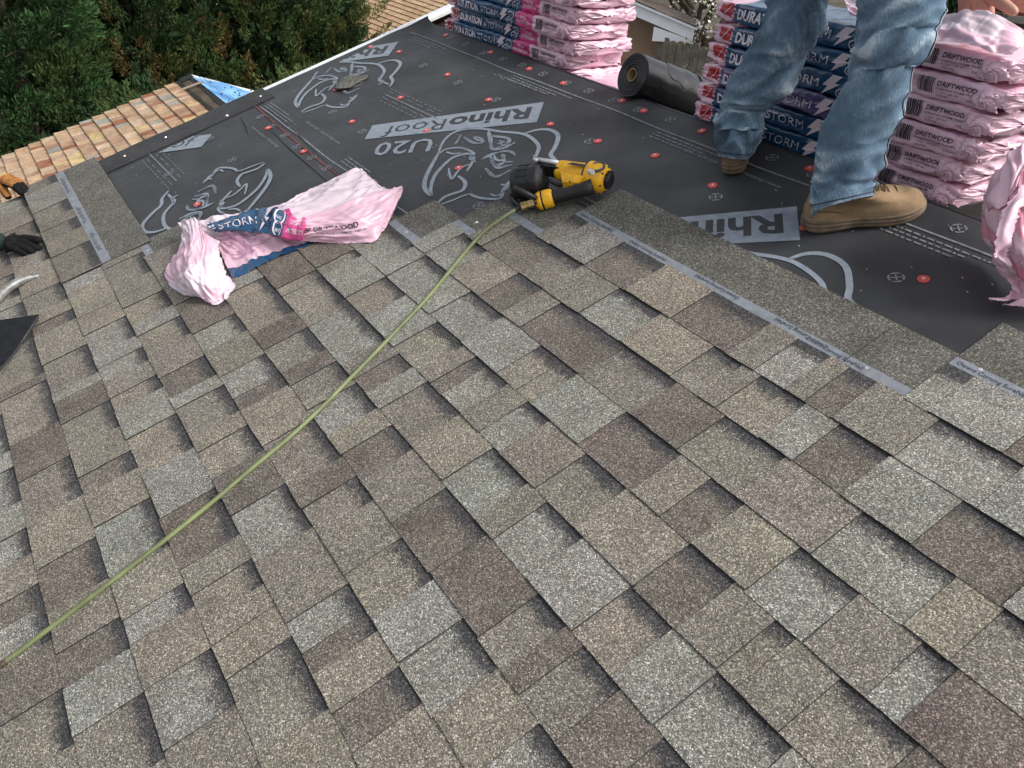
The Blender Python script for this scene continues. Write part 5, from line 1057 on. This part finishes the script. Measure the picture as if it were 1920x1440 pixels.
for k in range(27):
    v0=vtop-(k+1)*EX2; u=WU-ro_.uniform(0,.02); first=True
    if k>18: continue
    while u<-7.5:
        w=ro_.choice((.07,.09,.10,.12,.15)); 
        mb=oldtab(wing,u,u+w,v0,EX2,NL-.010,0); c=ro_.choices(OLD,(6,5,2,2,1.3,3,4,4))[0]; q=ro_.uniform(.9,1.08)
        mb.build('old_shingle',M['oldg'],wing,color=(*[a*q for a in c],0)); u+=w
mb=MB(); mb.add([(-7.5,-1.5,NL-.006),(-4.25,-1.5,NL-.006),(-4.25,vtop,NL-.004),(-7.5,vtop,NL-.004)],[(0,1,2,3)]); o=mb.build('old_shingle_field',M['oldg'],wing,kind='stuff'); o.color=(.47,.34,.24,0)
# stripped strip at the ridge with torn felt
M['oldfelt']=mat('old_felt',(.085,.065,.042),.9,noise=(4,.45,8),bump=(40,.004)); M['darkfelt']=mat('torn_black_felt',(.02,.02,.02),.8,bump=(30,.004))
mb=MB(); uu=np.linspace(WU+.02,-4.3,80)
mb.add([(u,v,NL+.002) for u in uu for v in (vtop-.01,LVR-.02)],grid_faces(80,2)); mb.build('old_felt_strip',M['oldfelt'],wing)
mb=MB(); r2=np.random.default_rng(3)
for vv,w in ((vtop+.012,.022),(LVR-.03,.020)):
    jl=np.cumsum(r2.normal(0,.004,80)); jl-=np.linspace(jl[0],jl[-1],80)
    mb.add([(u,vv+s*w*(1+.5*r2.random())+(jl[i] if s>0 else -jl[i]),NL+.008) for i,u in enumerate(uu) for s in (-1,1)],grid_faces(80,2))
mb.build('torn_felt_edge',M['darkfelt'],wing)
mb=MB(); mb.add([(WU-.02,LVR-.13,NL+.012),(WU+.13,LVR-.13,NL+.012),(WU+.13,LVR+.01,NL+.012),(WU-.02,LVR+.01,NL+.012)],[(0,1,2,3)]); mb.build('black_patch',M['darkfelt'],wing)
mb=MB(); a=np.array([WU+.42,vtop-.06,NL+.03]); b_=np.array([WU+.46,LVR+.02,NL+.03]); V,F=tube([a,b_],.012,6); mk('wood_lath',V,F,mat('grey_lath',(.33,.27,.2),.8),wing)
def FL(u,s,n=0): return (u, LVR+s*math.cos(2*TH)+n*math.sin(2*TH), NL-s*math.sin(2*TH)+n*math.cos(2*TH))
m=bpy.data.materials.new('blue_sheet'); m.use_nodes=True; nt=m.node_tree; b=nt.nodes['Principled BSDF']; b.inputs['Roughness'].default_value=.45
tc=N(nt,'ShaderNodeTexCoord'); n1=N(nt,'ShaderNodeTexNoise'); n1.inputs['Scale'].default_value=3.2; n1.inputs['Detail'].default_value=7; n1.inputs['Roughness'].default_value=.7; nt.links.new(tc.outputs['Object'],n1.inputs['Vector'])
cr=N(nt,'ShaderNodeValToRGB'); e=cr.color_ramp.elements; e[0].position=.36; e[0].color=(.09,.26,.60,1); e[1].position=.6; e[1].color=(.30,.58,.86,1); nt.links.new(n1.outputs['Fac'],cr.inputs[0]); nt.links.new(cr.outputs[0],b.inputs['Base Color'])
uu=np.linspace(WU,-4.3,70); ss=np.linspace(0,3.2,40); V=[FL(u,s,.004+.012*float(folds(np.array(u),np.array(s),3,9,4,True))*min(1,s*6)) for u in uu for s in ss]
mk('blue_underlay',V,grid_faces(70,40),m,wing,smooth=True)
mb=MB(); V=[FL(u,s,.022) for u in uu for s in (.10,.112)]; mb.add(V,grid_faces(70,2)); V=[FL(u,s,.022) for u in uu for s in (.155,.165)]; mb.add(V,grid_faces(70,2)); mb.build('sheet_printed_line',mat('dark_blue_print',(.03,.10,.22),.5),wing)
mb=MB()
for i in range(90): u=ro_.uniform(WU+.1,-7);s=ro_.uniform(.03,1.6); p=FL(u,s,.026); mb.box(p,(ro_.uniform(.015,.05),ro_.uniform(.008,.02),.004))
mb.build('roof_debris',M['darkfelt'],wing,kind='stuff')
P=[FL(WU-.01,s,n) for s in (0,3.2) for n in (.01,-.14)]; mb=MB(); mb.add(P+[(p[0]-.02,p[1],p[2]) for p in P],[(0,1,3,2),(4,6,7,5),(0,2,6,4),(1,5,7,3),(0,4,5,1),(2,3,7,6)]); mb.build('rake_trim',M['white'],wing)
mb=MB(); V=[];y0,y1=-2.6,5.2; zr2=R2W[2]@np.array([0,LVR,NL]); yr2=R2W[1]@np.array([0,LVR,NL])
pts=[(y0,gz),(y0,zr2-(yr2-y0)*math.tan(TH)-.16),(yr2,zr2-.16),(y1,zr2-(y1-yr2)*math.tan(TH)-.16),(y1,gz)]
V=[WR(x,y,z) for x in (WU+.3,-4.4) for y,z in pts]; mb.add(V,[(0,1,2,3,4),(9,8,7,6,5)]+[(i,(i+1)%5,5+(i+1)%5,5+i) for i in range(5)]); mb.build('wing_wall',M['sidingH'],wing)
# ---- neighbour's house with tan roof beyond the trees
NN=-3.8; NU0=-15.72
nb=thing('neighbour_house','distant house with a tan shingled roof and white rake trim','house',(NU0,7,NN),roof=True)
mb=MB(); mb.add([(-24,4,NN-.03),(NU0,4,NN-.03),(NU0,13,NN-.03),(-24,13,NN-.03)],[(0,1,2,3)]); mb.build('roof_deck',M['gran_gap'],nb)
TANC=[(.46,.31,.19),(.40,.265,.165),(.50,.35,.22),(.43,.29,.18)]
EX3=.152; nt_=0
for k in range(22):
    v0=5.95+k*EX3; u=NU0+.02; 
    while u>-18.6 and nt_<296:
        w=ro_.choice((.28,.30,.33,.2)); 
        pu=CAMR@(np.array([u-w/2,v0,NN])-CAMP); X_,Y_=960+FPX*pu[0]/pu[2],720+FPX*pu[1]/pu[2]
        if 640<X_<900 and -60<Y_<120:
            mb=oldtab(nb,u-w,u,v0,EX3,NN-.028,0); c=ro_.choice(TANC); mb.build('old_shingle',M['oldg'],nb,color=(*c,0)); nt_+=1
        u-=w
mb=MB(); mb.add([(-24,4,NN-.024),(-18.6,4,NN-.024),(-18.6,13,NN-.024),(-24,13,NN-.024)],[(0,1,2,3)]); o=mb.build('old_shingle_field',M['oldg'],nb,kind='stuff'); o.color=(.44,.30,.185,0)
mb=MB(); mb.box((NU0+.10,8.5,NN-.02),(.16,9,.05)); mb.build('rake_trim',M['white'],nb); mb=MB(); mb.box((NU0+.23,8.5,NN-.06),(.09,9,.05)); mb.build('gutter',M['white'],nb)
mb=MB(); V=[WR(x,y,z) for x in (NU0-.6,-23.5) for y,z in ((5.4,gz),(5.4,-2.7),(13,-.2),(13,gz))]; mb.add(V,[(0,1,2,3),(7,6,5,4)]+[(i,(i+1)%4,4+(i+1)%4,4+i) for i in range(4)]); mb.build('house_wall',mat('brown_wall',(.16,.09,.06),.8),nb)
# ---- beige gable house, board fence and blossoming tree behind the ridge
def RP(px,py,X0,yaw,off=0):
    nn=np.array([math.sin(yaw),-math.cos(yaw),0]); dd=R2W@raydir(px,py); return CW+dd*(((X0-CW)@nn+off)/(dd@nn))
Xh=RY(1240,100,10.0); yw=math.radians(45); Dh=np.array([math.cos(yw),math.sin(yw),0]); Nh=np.array([math.sin(yw),-math.cos(yw),0])
bh=thing('beige_house','beige sided house with white gable fascia behind the ridge between the bundle stacks','house',(Xh[0],Xh[1],gz))
M['beige']=mat('beige_siding',(.36,.235,.15),.75,noise=(2.2,.16,5)); 
wr_=RP(1240,70,Xh,yw); zt=RP(1255,45,Xh,yw)[2]+.2
ev=RP(1303,50,Xh,yw,.45); top_=RP(1183,-1,Xh,yw,.45); slope=(top_[2]-ev[2])/(((top_-ev)@Dh)); 
# siding boards across the wall, clipped by the gable slope
zb=RP(1237,118,Xh,yw)[2]; z1=RP(1238,87,Xh,yw)[2]; z0=RP(1241,62,Xh,yw)[2]; bs=(z0-zb)/2.0 if z0>zb else .3
z=zb-6*bs; LW=2.2
while z<zt+2.2:
    zt2=z+bs; 
    def edge(zq): 
        s_max=((zq-(ev[2]-.22))/slope); return min(0.0,s_max+((ev-wr_)@Dh)) if zq>ev[2]-.22 else 0.0
    a0,a1=edge(z),edge(zt2)
    base_=np.array([wr_[0],wr_[1],0]); out=Nh
    P=[base_+Dh*(-LW)+np.array([0,0,z])+out*.018,base_+Dh*a0+np.array([0,0,z])+out*.018,base_+Dh*a1+np.array([0,0,zt2-.006])+out*.004,base_+Dh*(-LW)+np.array([0,0,zt2-.006])+out*.004,base_+Dh*(-LW)+np.array([0,0,z]),base_+Dh*a0+np.array([0,0,z])]
    mk('siding_board',P,[(0,1,2,3),(4,5,1,0)],M['beige'],bh); z=zt2
B0=np.array([wr_[0],wr_[1],0]); 
def HB(s,o,z): return B0+Dh*s-Nh*o+np.array([0,0,z])
mb=MB(); mb.add([HB(0,.004,gz),HB(-LW,.004,gz),HB(-LW,.004,3),HB(0,.004,zt-.25),HB(0,5,gz),HB(0,5,zt-.25)],[(0,1,2,3),(0,3,5,4)]); mb.build('house_wall',M['beige'],bh)
mb=MB(); c=HB(.0,-.012,0); mb.add([HB(-.05,-.03,gz),HB(.02,-.03,gz),HB(.02,-.03,zt-.3),HB(-.05,-.03,zt-.3),HB(.02,.05,gz),HB(.02,.05,zt-.3)],[(0,1,2,3),(1,4,5,2)]); mb.build('corner_trim',mat('weathered_trim',(.42,.38,.33),.8,noise=(25,.5)),bh)
se=(ev-B0)@Dh; 
def RL(s,dz,o): return HB(s,o,ev[2]+slope*(s-se)+dz)
L0_=-2.6
mb=MB(); mb.add([RL(L0_,-.03,-.45),RL(se,-.03,-.45),RL(se,-.20,-.45),RL(L0_,-.20,-.45),RL(L0_,-.03,-.41),RL(se,-.03,-.41),RL(se,-.20,-.41),RL(L0_,-.20,-.41)],[(0,1,2,3),(4,7,6,5),(0,4,5,1),(3,2,6,7)]); mb.build('gable_fascia',M['white'],bh)
mb=MB(); mb.add([RL(L0_,.0,-.49),RL(se+.04,.0,-.49),RL(se+.04,-.035,-.49),RL(L0_,-.035,-.49),RL(L0_,.0,-.40),RL(se+.04,.0,-.40)],[(0,1,2,3),(0,4,5,1)]); mb.build('drip_edge',M['white'],bh)
tri=[RL(se,-.20,-.452),RL(se-.62,-.235,-.452),HB(se-.62,-.452,ev[2]-.26),HB(se,-.452,ev[2]-.24)]; mb=MB(); mb.add(tri+[p+Nh*-.45 for p in tri],[(0,1,2,3),(0,4,5,1),(3,2,6,7),(0,3,7,4)]); mb.build('soffit_return',M['white'],bh)
mb=MB(); mb.add([RL(L0_,.02,-.5),RL(se+.05,.02,-.5),RL(se+.05,.02,.3),RL(L0_,.02,.3)],[(0,1,2,3)]); mb.build('roof_surface',mat('brown_roof',(.12,.095,.08),.9,noise=(30,.4)),bh)
# fence
Xf=RY(1240,70,9.7); fy=math.radians(12); Df=np.array([math.cos(fy),math.sin(fy),0]); Nf=np.array([math.sin(fy),-math.cos(fy),0])
fe=thing('board_fence','weathered grey wooden board fence beside the beige house wall','fence',(Xf[0],Xf[1],gz))
M['fence']=mat('weathered_wood',(.20,.175,.13),.85,noise=(6,.4,8),bump=(40,.004)); M['fence'].node_tree.nodes['Noise Texture'].inputs['Scale'].default_value=9
ft=RP(1240,70,Xf,fy)[2]; s=-.1; rf=random.Random(2); ks=0
while s<4.2:
    w=rf.uniform(.125,.145); h=ft+rf.uniform(-.03,.02)+.0; o=rf.uniform(-.008,.008); a=s+.004;b2=s+w-.004
    def fp(q,oo,zq): return np.array([Xf[0],Xf[1],0])+Df*q+Nf*oo+np.array([0,0,zq])
    P=[fp(a,o+.01,gz),fp(b2,o+.01,gz),fp(b2,o+.01,h-.03),fp((a+b2)/2+.03,o+.01,h),fp((a+b2)/2-.03,o+.01,h),fp(a,o+.01,h-.03)]; Q=[p-Nf*.02 for p in P]
    mk('fence_board',P+Q,[tuple(range(6)),tuple(range(6,12))[::-1]]+[(i,6+i,6+(i+1)%6,(i+1)%6) for i in range(6)],M['fence'],fe); s+=w; ks+=1
mb=MB()
for zz_ in (ft-.35,gz+.4): mb.add([fp(-.1,-.03,zz_),fp(4.2,-.03,zz_),fp(4.2,-.03,zz_+.09),fp(-.1,-.03,zz_+.09),fp(-.1,-.07,zz_),fp(4.2,-.07,zz_),fp(4.2,-.07,zz_+.09),fp(-.1,-.07,zz_+.09)],[(0,1,2,3),(7,6,5,4),(3,2,6,7),(0,4,5,1)])
mb.build('fence_rail',M['fence'],fe)
# ---------------------------------------------------------------- trees
M['bark']=mat('dark_bark',(.085,.068,.052),.95,noise=(14,.45,8),bump=(22,.02)); M['bark2']=mat('brown_bark',(.10,.07,.05),.95,noise=(14,.4,8),bump=(22,.02))
def leafm(name,col,var=.25,tr=.25):
    m=mat(name,col,.75,spec=.2); nt=m.node_tree; b=nt.nodes['Principled BSDF']; tc=N(nt,'ShaderNodeTexCoord'); nz=N(nt,'ShaderNodeTexNoise'); nz.inputs['Scale'].default_value=7; nz.inputs['Detail'].default_value=6; nt.links.new(tc.outputs['Object'],nz.inputs['Vector'])
    mr=N(nt,'ShaderNodeMapRange'); mr.inputs[1].default_value=.3;mr.inputs[2].default_value=.7;mr.inputs[3].default_value=1-var;mr.inputs[4].default_value=1+var; nt.links.new(nz.outputs['Fac'],mr.inputs[0]); mx=N(nt,'ShaderNodeVectorMath',operation='SCALE'); mx.inputs[0].default_value=col; nt.links.new(mr.outputs[0],mx.inputs['Scale']); nt.links.new(mx.outputs[0],b.inputs['Base Color'])
    return m
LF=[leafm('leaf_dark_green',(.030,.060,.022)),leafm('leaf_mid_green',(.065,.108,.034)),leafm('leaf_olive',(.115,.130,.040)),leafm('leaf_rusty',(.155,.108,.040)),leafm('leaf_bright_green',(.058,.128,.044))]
def spray_mesh(C,D,L_,rad,nper,leaf,r,spread=.55):
    # C plume bases, D directions, L_ lengths: nper leaf blades in every plume, thinning to its tip
    n=len(C); m=n*nper; i=np.repeat(np.arange(n),nper); t=r.random(m)**.8
    D=D/np.linalg.norm(D,axis=1)[:,None]; rnd=r.normal(size=(m,3)); rnd-=D[i]*(rnd*D[i]).sum(1)[:,None]; rnd/=np.linalg.norm(rnd,axis=1)[:,None]
    w=rad[i]*np.sin(np.pi*np.clip(t*.86+.10,0,1))**.8*r.random(m)**.5; P=C[i]+D[i]*(L_[i]*t)[:,None]+rnd*w[:,None]
    d=D[i]*(.6+.4*r.random(m))[:,None]+rnd*spread*r.random(m)[:,None]+.24*r.normal(size=(m,3)); d/=np.linalg.norm(d,axis=1)[:,None]
    s=np.cross(d,r.normal(size=(m,3))); s/=np.linalg.norm(s,axis=1)[:,None]; ll=leaf*(.6+.8*r.random(m)); wd=ll*.17
    V=np.stack([P-s*wd[:,None]*.5,P+d*(ll*.5)[:,None]-s*wd[:,None]*.0+s*wd[:,None]*.9,P+d*ll[:,None],P+d*(ll*.45)[:,None]-s*wd[:,None]*.9],1).reshape(-1,3)
    return V,m,i
def quads(n): return np.arange(n*4).reshape(-1,4)
def fastmesh(name,V,Fq,mats,mi,parent):
    root=parent; b=np.array(root['base']); me=bpy.data.meshes.new(name); n=len(V); me.vertices.add(n); me.vertices.foreach_set('co',(V-b).astype(np.float32).ravel()); k=len(Fq); me.loops.add(k*4); me.loops.foreach_set('vertex_index',Fq.astype(np.int32).ravel()); me.polygons.add(k); me.polygons.foreach_set('loop_start',np.arange(0,k*4,4,dtype=np.int32)); me.polygons.foreach_set('loop_total',np.full(k,4,dtype=np.int32))
    for m in mats: me.materials.append(m)
    me.polygons.foreach_set('material_index',np.asarray(mi,dtype=np.int32)); me.update(calc_edges=True); me.validate(); o=bpy.data.objects.new(name,me); COL.objects.link(o); o.parent=parent; return o
def conifer(label,x,y,h,rad,seed,w,npl=520,nper=165,plen=.42,leaf=.048,group='evergreens beyond the side wing',shape=1.0,prad=.085,nlobe=58):
    r=np.random.default_rng(seed); t=thing('evergreen_tree',label,'tree',(x,y,gz),group=group)
    mb=MB(); pts=[(x+.06*math.sin(q*3),y+.05*math.cos(q*2.3),gz+h*.94*q) for q in np.linspace(0,1,9)]; mb.tube(pts,[.15*(1-.9*q)+.01 for q in np.linspace(0,1,9)],9)
    mb.build('trunk',M['bark2'],t,smooth=True)
    # boughs: lobes spread over the crown, every lobe a tuft of plumes turned up and outwards
    q=(np.arange(nlobe)+r.random(nlobe))/nlobe; ang=np.arange(nlobe)*2.4+r.normal(size=nlobe)*.35; prof=(1-q)**.6*np.clip(q*5+.35,0,1)
    R_=rad*prof*(.62+.5*r.random(nlobe)); LC=np.stack([x+R_*np.cos(ang),y+R_*np.sin(ang),gz+.2+(h-.35)*q],1); LO=np.stack([np.cos(ang),np.sin(ang),.75+.5*q],1); LO/=np.linalg.norm(LO,axis=1)[:,None]; LS_=(.20+.22*r.random(nlobe))*(1.15-.5*q)*rad/1.0
    li=r.integers(0,nlobe,npl); g=r.normal(size=(npl,3)); g/=np.linalg.norm(g,axis=1)[:,None]; sg=(g*LO[li]).sum(1); g[sg<-.2]*=-1
    C=LC[li]+g*LS_[li][:,None]*(.35+.65*r.random(npl)**.5)[:,None]; D=g*.75+LO[li]*.8+np.array([0,0,.35])+.15*r.normal(size=(npl,3))
    L_=plen*(.55+.8*r.random(npl)); pr=prad*(.7+.7*r.random(npl))
    # shaded inner foliage that closes the crown
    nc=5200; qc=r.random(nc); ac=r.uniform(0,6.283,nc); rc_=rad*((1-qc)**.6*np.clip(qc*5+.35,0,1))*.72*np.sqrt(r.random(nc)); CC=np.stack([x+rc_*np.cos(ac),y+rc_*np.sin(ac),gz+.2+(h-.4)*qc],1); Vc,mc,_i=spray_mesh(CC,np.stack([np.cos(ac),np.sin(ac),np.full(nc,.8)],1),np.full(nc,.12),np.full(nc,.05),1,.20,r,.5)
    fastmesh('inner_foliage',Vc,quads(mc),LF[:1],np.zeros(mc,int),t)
    V,m,i=spray_mesh(C,D,L_,pr,nper,leaf,r,.25); lobem=r.choice(5,nlobe,p=w); pm=np.where(r.random(npl)<.6,lobem[li],r.choice(5,npl,p=w)); mi=pm[i]; sw=r.random(m); mi=np.where(sw<.05,r.choice(5,m,p=w),mi)
    fastmesh('crown',V,quads(m),LF,mi,t)
    mb=MB()
    for k in range(nlobe):
        p2=LC[k]; p0=np.array([x,y,p2[2]-R_[k]*.5]); mb.tube(spline([p0,(p0+p2)/2+np.array([0,0,-.05]),p2],6),[.028,.024,.020,.015,.011,.006],6)
    for k in range(16):
        c=C[r.integers(0,npl)]; d=g[r.integers(0,npl)]+np.array([0,0,.3]); mb.tube([c,c+d*.12,c+d*.28+r.normal(size=3)*.03],[.006,.005,.003],4)
    mb.build('limbs',M['bark2'],t,smooth=True,kind='stuff'); return t
W_d=[.34,.20,.0,.0,.46]; W_m=[.30,.36,.28,.03,.03]; W_r=[.20,.34,.34,.10,.02]
conifer('tall bright green evergreen with dense soft foliage at the left edge',-11.9,.95,5.9,1.45,1,W_d,640,190,.36,.060,prad=.13,nlobe=60)
conifer('dark evergreen half hidden behind the bright green tree at the left',-13.4,2.2,6.2,1.25,2,[.6,.25,.13,.02,0])
conifer('olive evergreen with a few rusty sprays standing second from the left',-12.3,2.55,5.6,.95,3,W_r)
conifer('dark green evergreen in the middle of the evergreen row',-12.6,3.45,6.0,1.0,4,[.42,.33,.2,.04,.01])
conifer('rust tipped evergreen right of the middle of the evergreen row',-12.3,4.15,5.9,.95,5,[.18,.32,.36,.12,.02])
conifer('evergreen with mixed green and brown sprays second from the right',-12.5,4.75,5.7,.85,6,W_m)
conifer('olive evergreen at the right end of the row beside the neighbour roof',-12.6,5.35,5.45,.78,7,[.18,.34,.37,.10,.01])
conifer('low shaded evergreen shrub below the row beside the wing roof',-10.6,2.1,3.0,.9,8,[.5,.3,.16,.04,0],260)
conifer('low olive evergreen shrub beside the blue roof sheet',-10.7,4.1,2.95,.8,9,[.3,.3,.3,.1,0],260)
conifer('low dark evergreen shrub below the bright green tree at the left edge',-10.8,.1,3.0,.9,10,[.45,.3,.1,.02,.13],260)
conifer('tall dark evergreen far behind the row',-15.5,3.2,6.6,1.7,11,[.6,.28,.1,.02,0])
conifer('tall dark evergreen far behind the bright green tree',-15.2,.6,6.6,1.7,13,[.6,.28,.1,.02,0])
conifer('green evergreen far right behind the hand and the bundle stack',RY(1783,12,14)[0],14.3,5.4,.9,12,[.1,.25,.2,.05,.4],260,80)
# blossoming tree behind the fence
tx=RY(1322,80,11.2); bt=thing('blossom_tree','bare branched tree with small white blossoms rising behind the board fence','tree',(tx[0],tx[1],gz))
r=np.random.default_rng(21); tw_=MB(); tips=[]
def grow(p,d,l,rd,lev):
    q=p+d*l; m_=(p+q)/2+r.normal(size=3)*l*.05; P=spline([p,m_,q],5); tw_.tube(P,[rd,rd*.93,rd*.86,rd*.78,rd*.7],6 if lev<3 else 4,cap=False)
    if lev>=2:
        for s_ in np.linspace(.2,1,4): tips.append(p+(q-p)*s_)
    if lev<5:
        for k in range(3 if lev<4 else 2):
            dd=d+r.normal(size=3)*.46+np.array([0,0,.10]); dd/=np.linalg.norm(dd); grow(q if k<2 else m_,dd,l*r.uniform(.62,.84),rd*.66,lev+1)
tr=MB(); base_=np.array([tx[0],tx[1],gz]); 
P=spline([base_,base_+np.array([.04,0,1.5]),base_+np.array([.02,.03,3.2])],8); tr.tube(P,np.linspace(.17,.12,8),10); tr.build('trunk',M['bark'],bt,smooth=True)
for k in range(5):
    a=k*1.257+.4; d=np.array([.62*math.cos(a),.62*math.sin(a),.9]); d/=np.linalg.norm(d); grow(P[-1-(k%3)],d,1.15,.075,1)
tw_.build('limbs',M['bark'],bt,smooth=True,kind='stuff')
tips=np.array(tips); n=min(9000,len(tips)*4); ii=r.integers(0,len(tips),n); C=tips[ii]+r.normal(size=(n,3))*.05; s_=np.cross(r.normal(size=(n,3)),r.normal(size=(n,3))); s_/=np.linalg.norm(s_,axis=1)[:,None]; t_=np.cross(s_,r.normal(size=(n,3))); t_/=np.linalg.norm(t_,axis=1)[:,None]; z_=(.022*(.6+.7*r.random(n)))[:,None]
V=np.stack([C-s_*z_,C-t_*z_,C+s_*z_,C+t_*z_],1).reshape(-1,3)
fastmesh('blossoms',V,quads(n),[mat('white_petals',(.78,.74,.68),.7),mat('pale_green_buds',(.30,.33,.14),.7)],(r.random(n)<.3).astype(int),bt)
# house at the far right, a sliver of wall and red roof
xr=RY(1905,20,15); rh_=thing('red_roof_house','distant grey walled house with a red roof edge at the top right corner','house',(xr[0],15,gz))
def HR(px,py,dy=0): return RY(px,py,15+dy)
zt_=HR(1905,13)[2]; x0_=HR(1884,20)[0]
mb=MB(); mb.box((x0_+4,17,(gz+zt_)/2),(8,4,zt_-gz)); mb.build('house_wall',mat('grey_stucco',(.30,.28,.25),.85,noise=(8,.12)),rh_)
mb=MB(); P=[(x0_-.4,14.55,zt_-.02),(x0_+8.4,14.55,zt_-.02),(x0_+8.4,17,zt_+1.0),(x0_-.4,17,zt_+1.0)]; mb.add(P+[(a,b,c-.07) for a,b,c in P],[(0,1,2,3),(7,6,5,4),(0,4,5,1),(3,7,4,0),(1,5,6,2)]); mb.build('red_roof',mat('red_shingle_roof',(.24,.075,.05),.85,noise=(14,.3)),rh_)
mb=MB(); mb.box((x0_+4,14.53,zt_-.12),(8.8,.06,.10)); mb.build('gutter',mat('dull_gutter',(.40,.37,.34),.5),rh_)
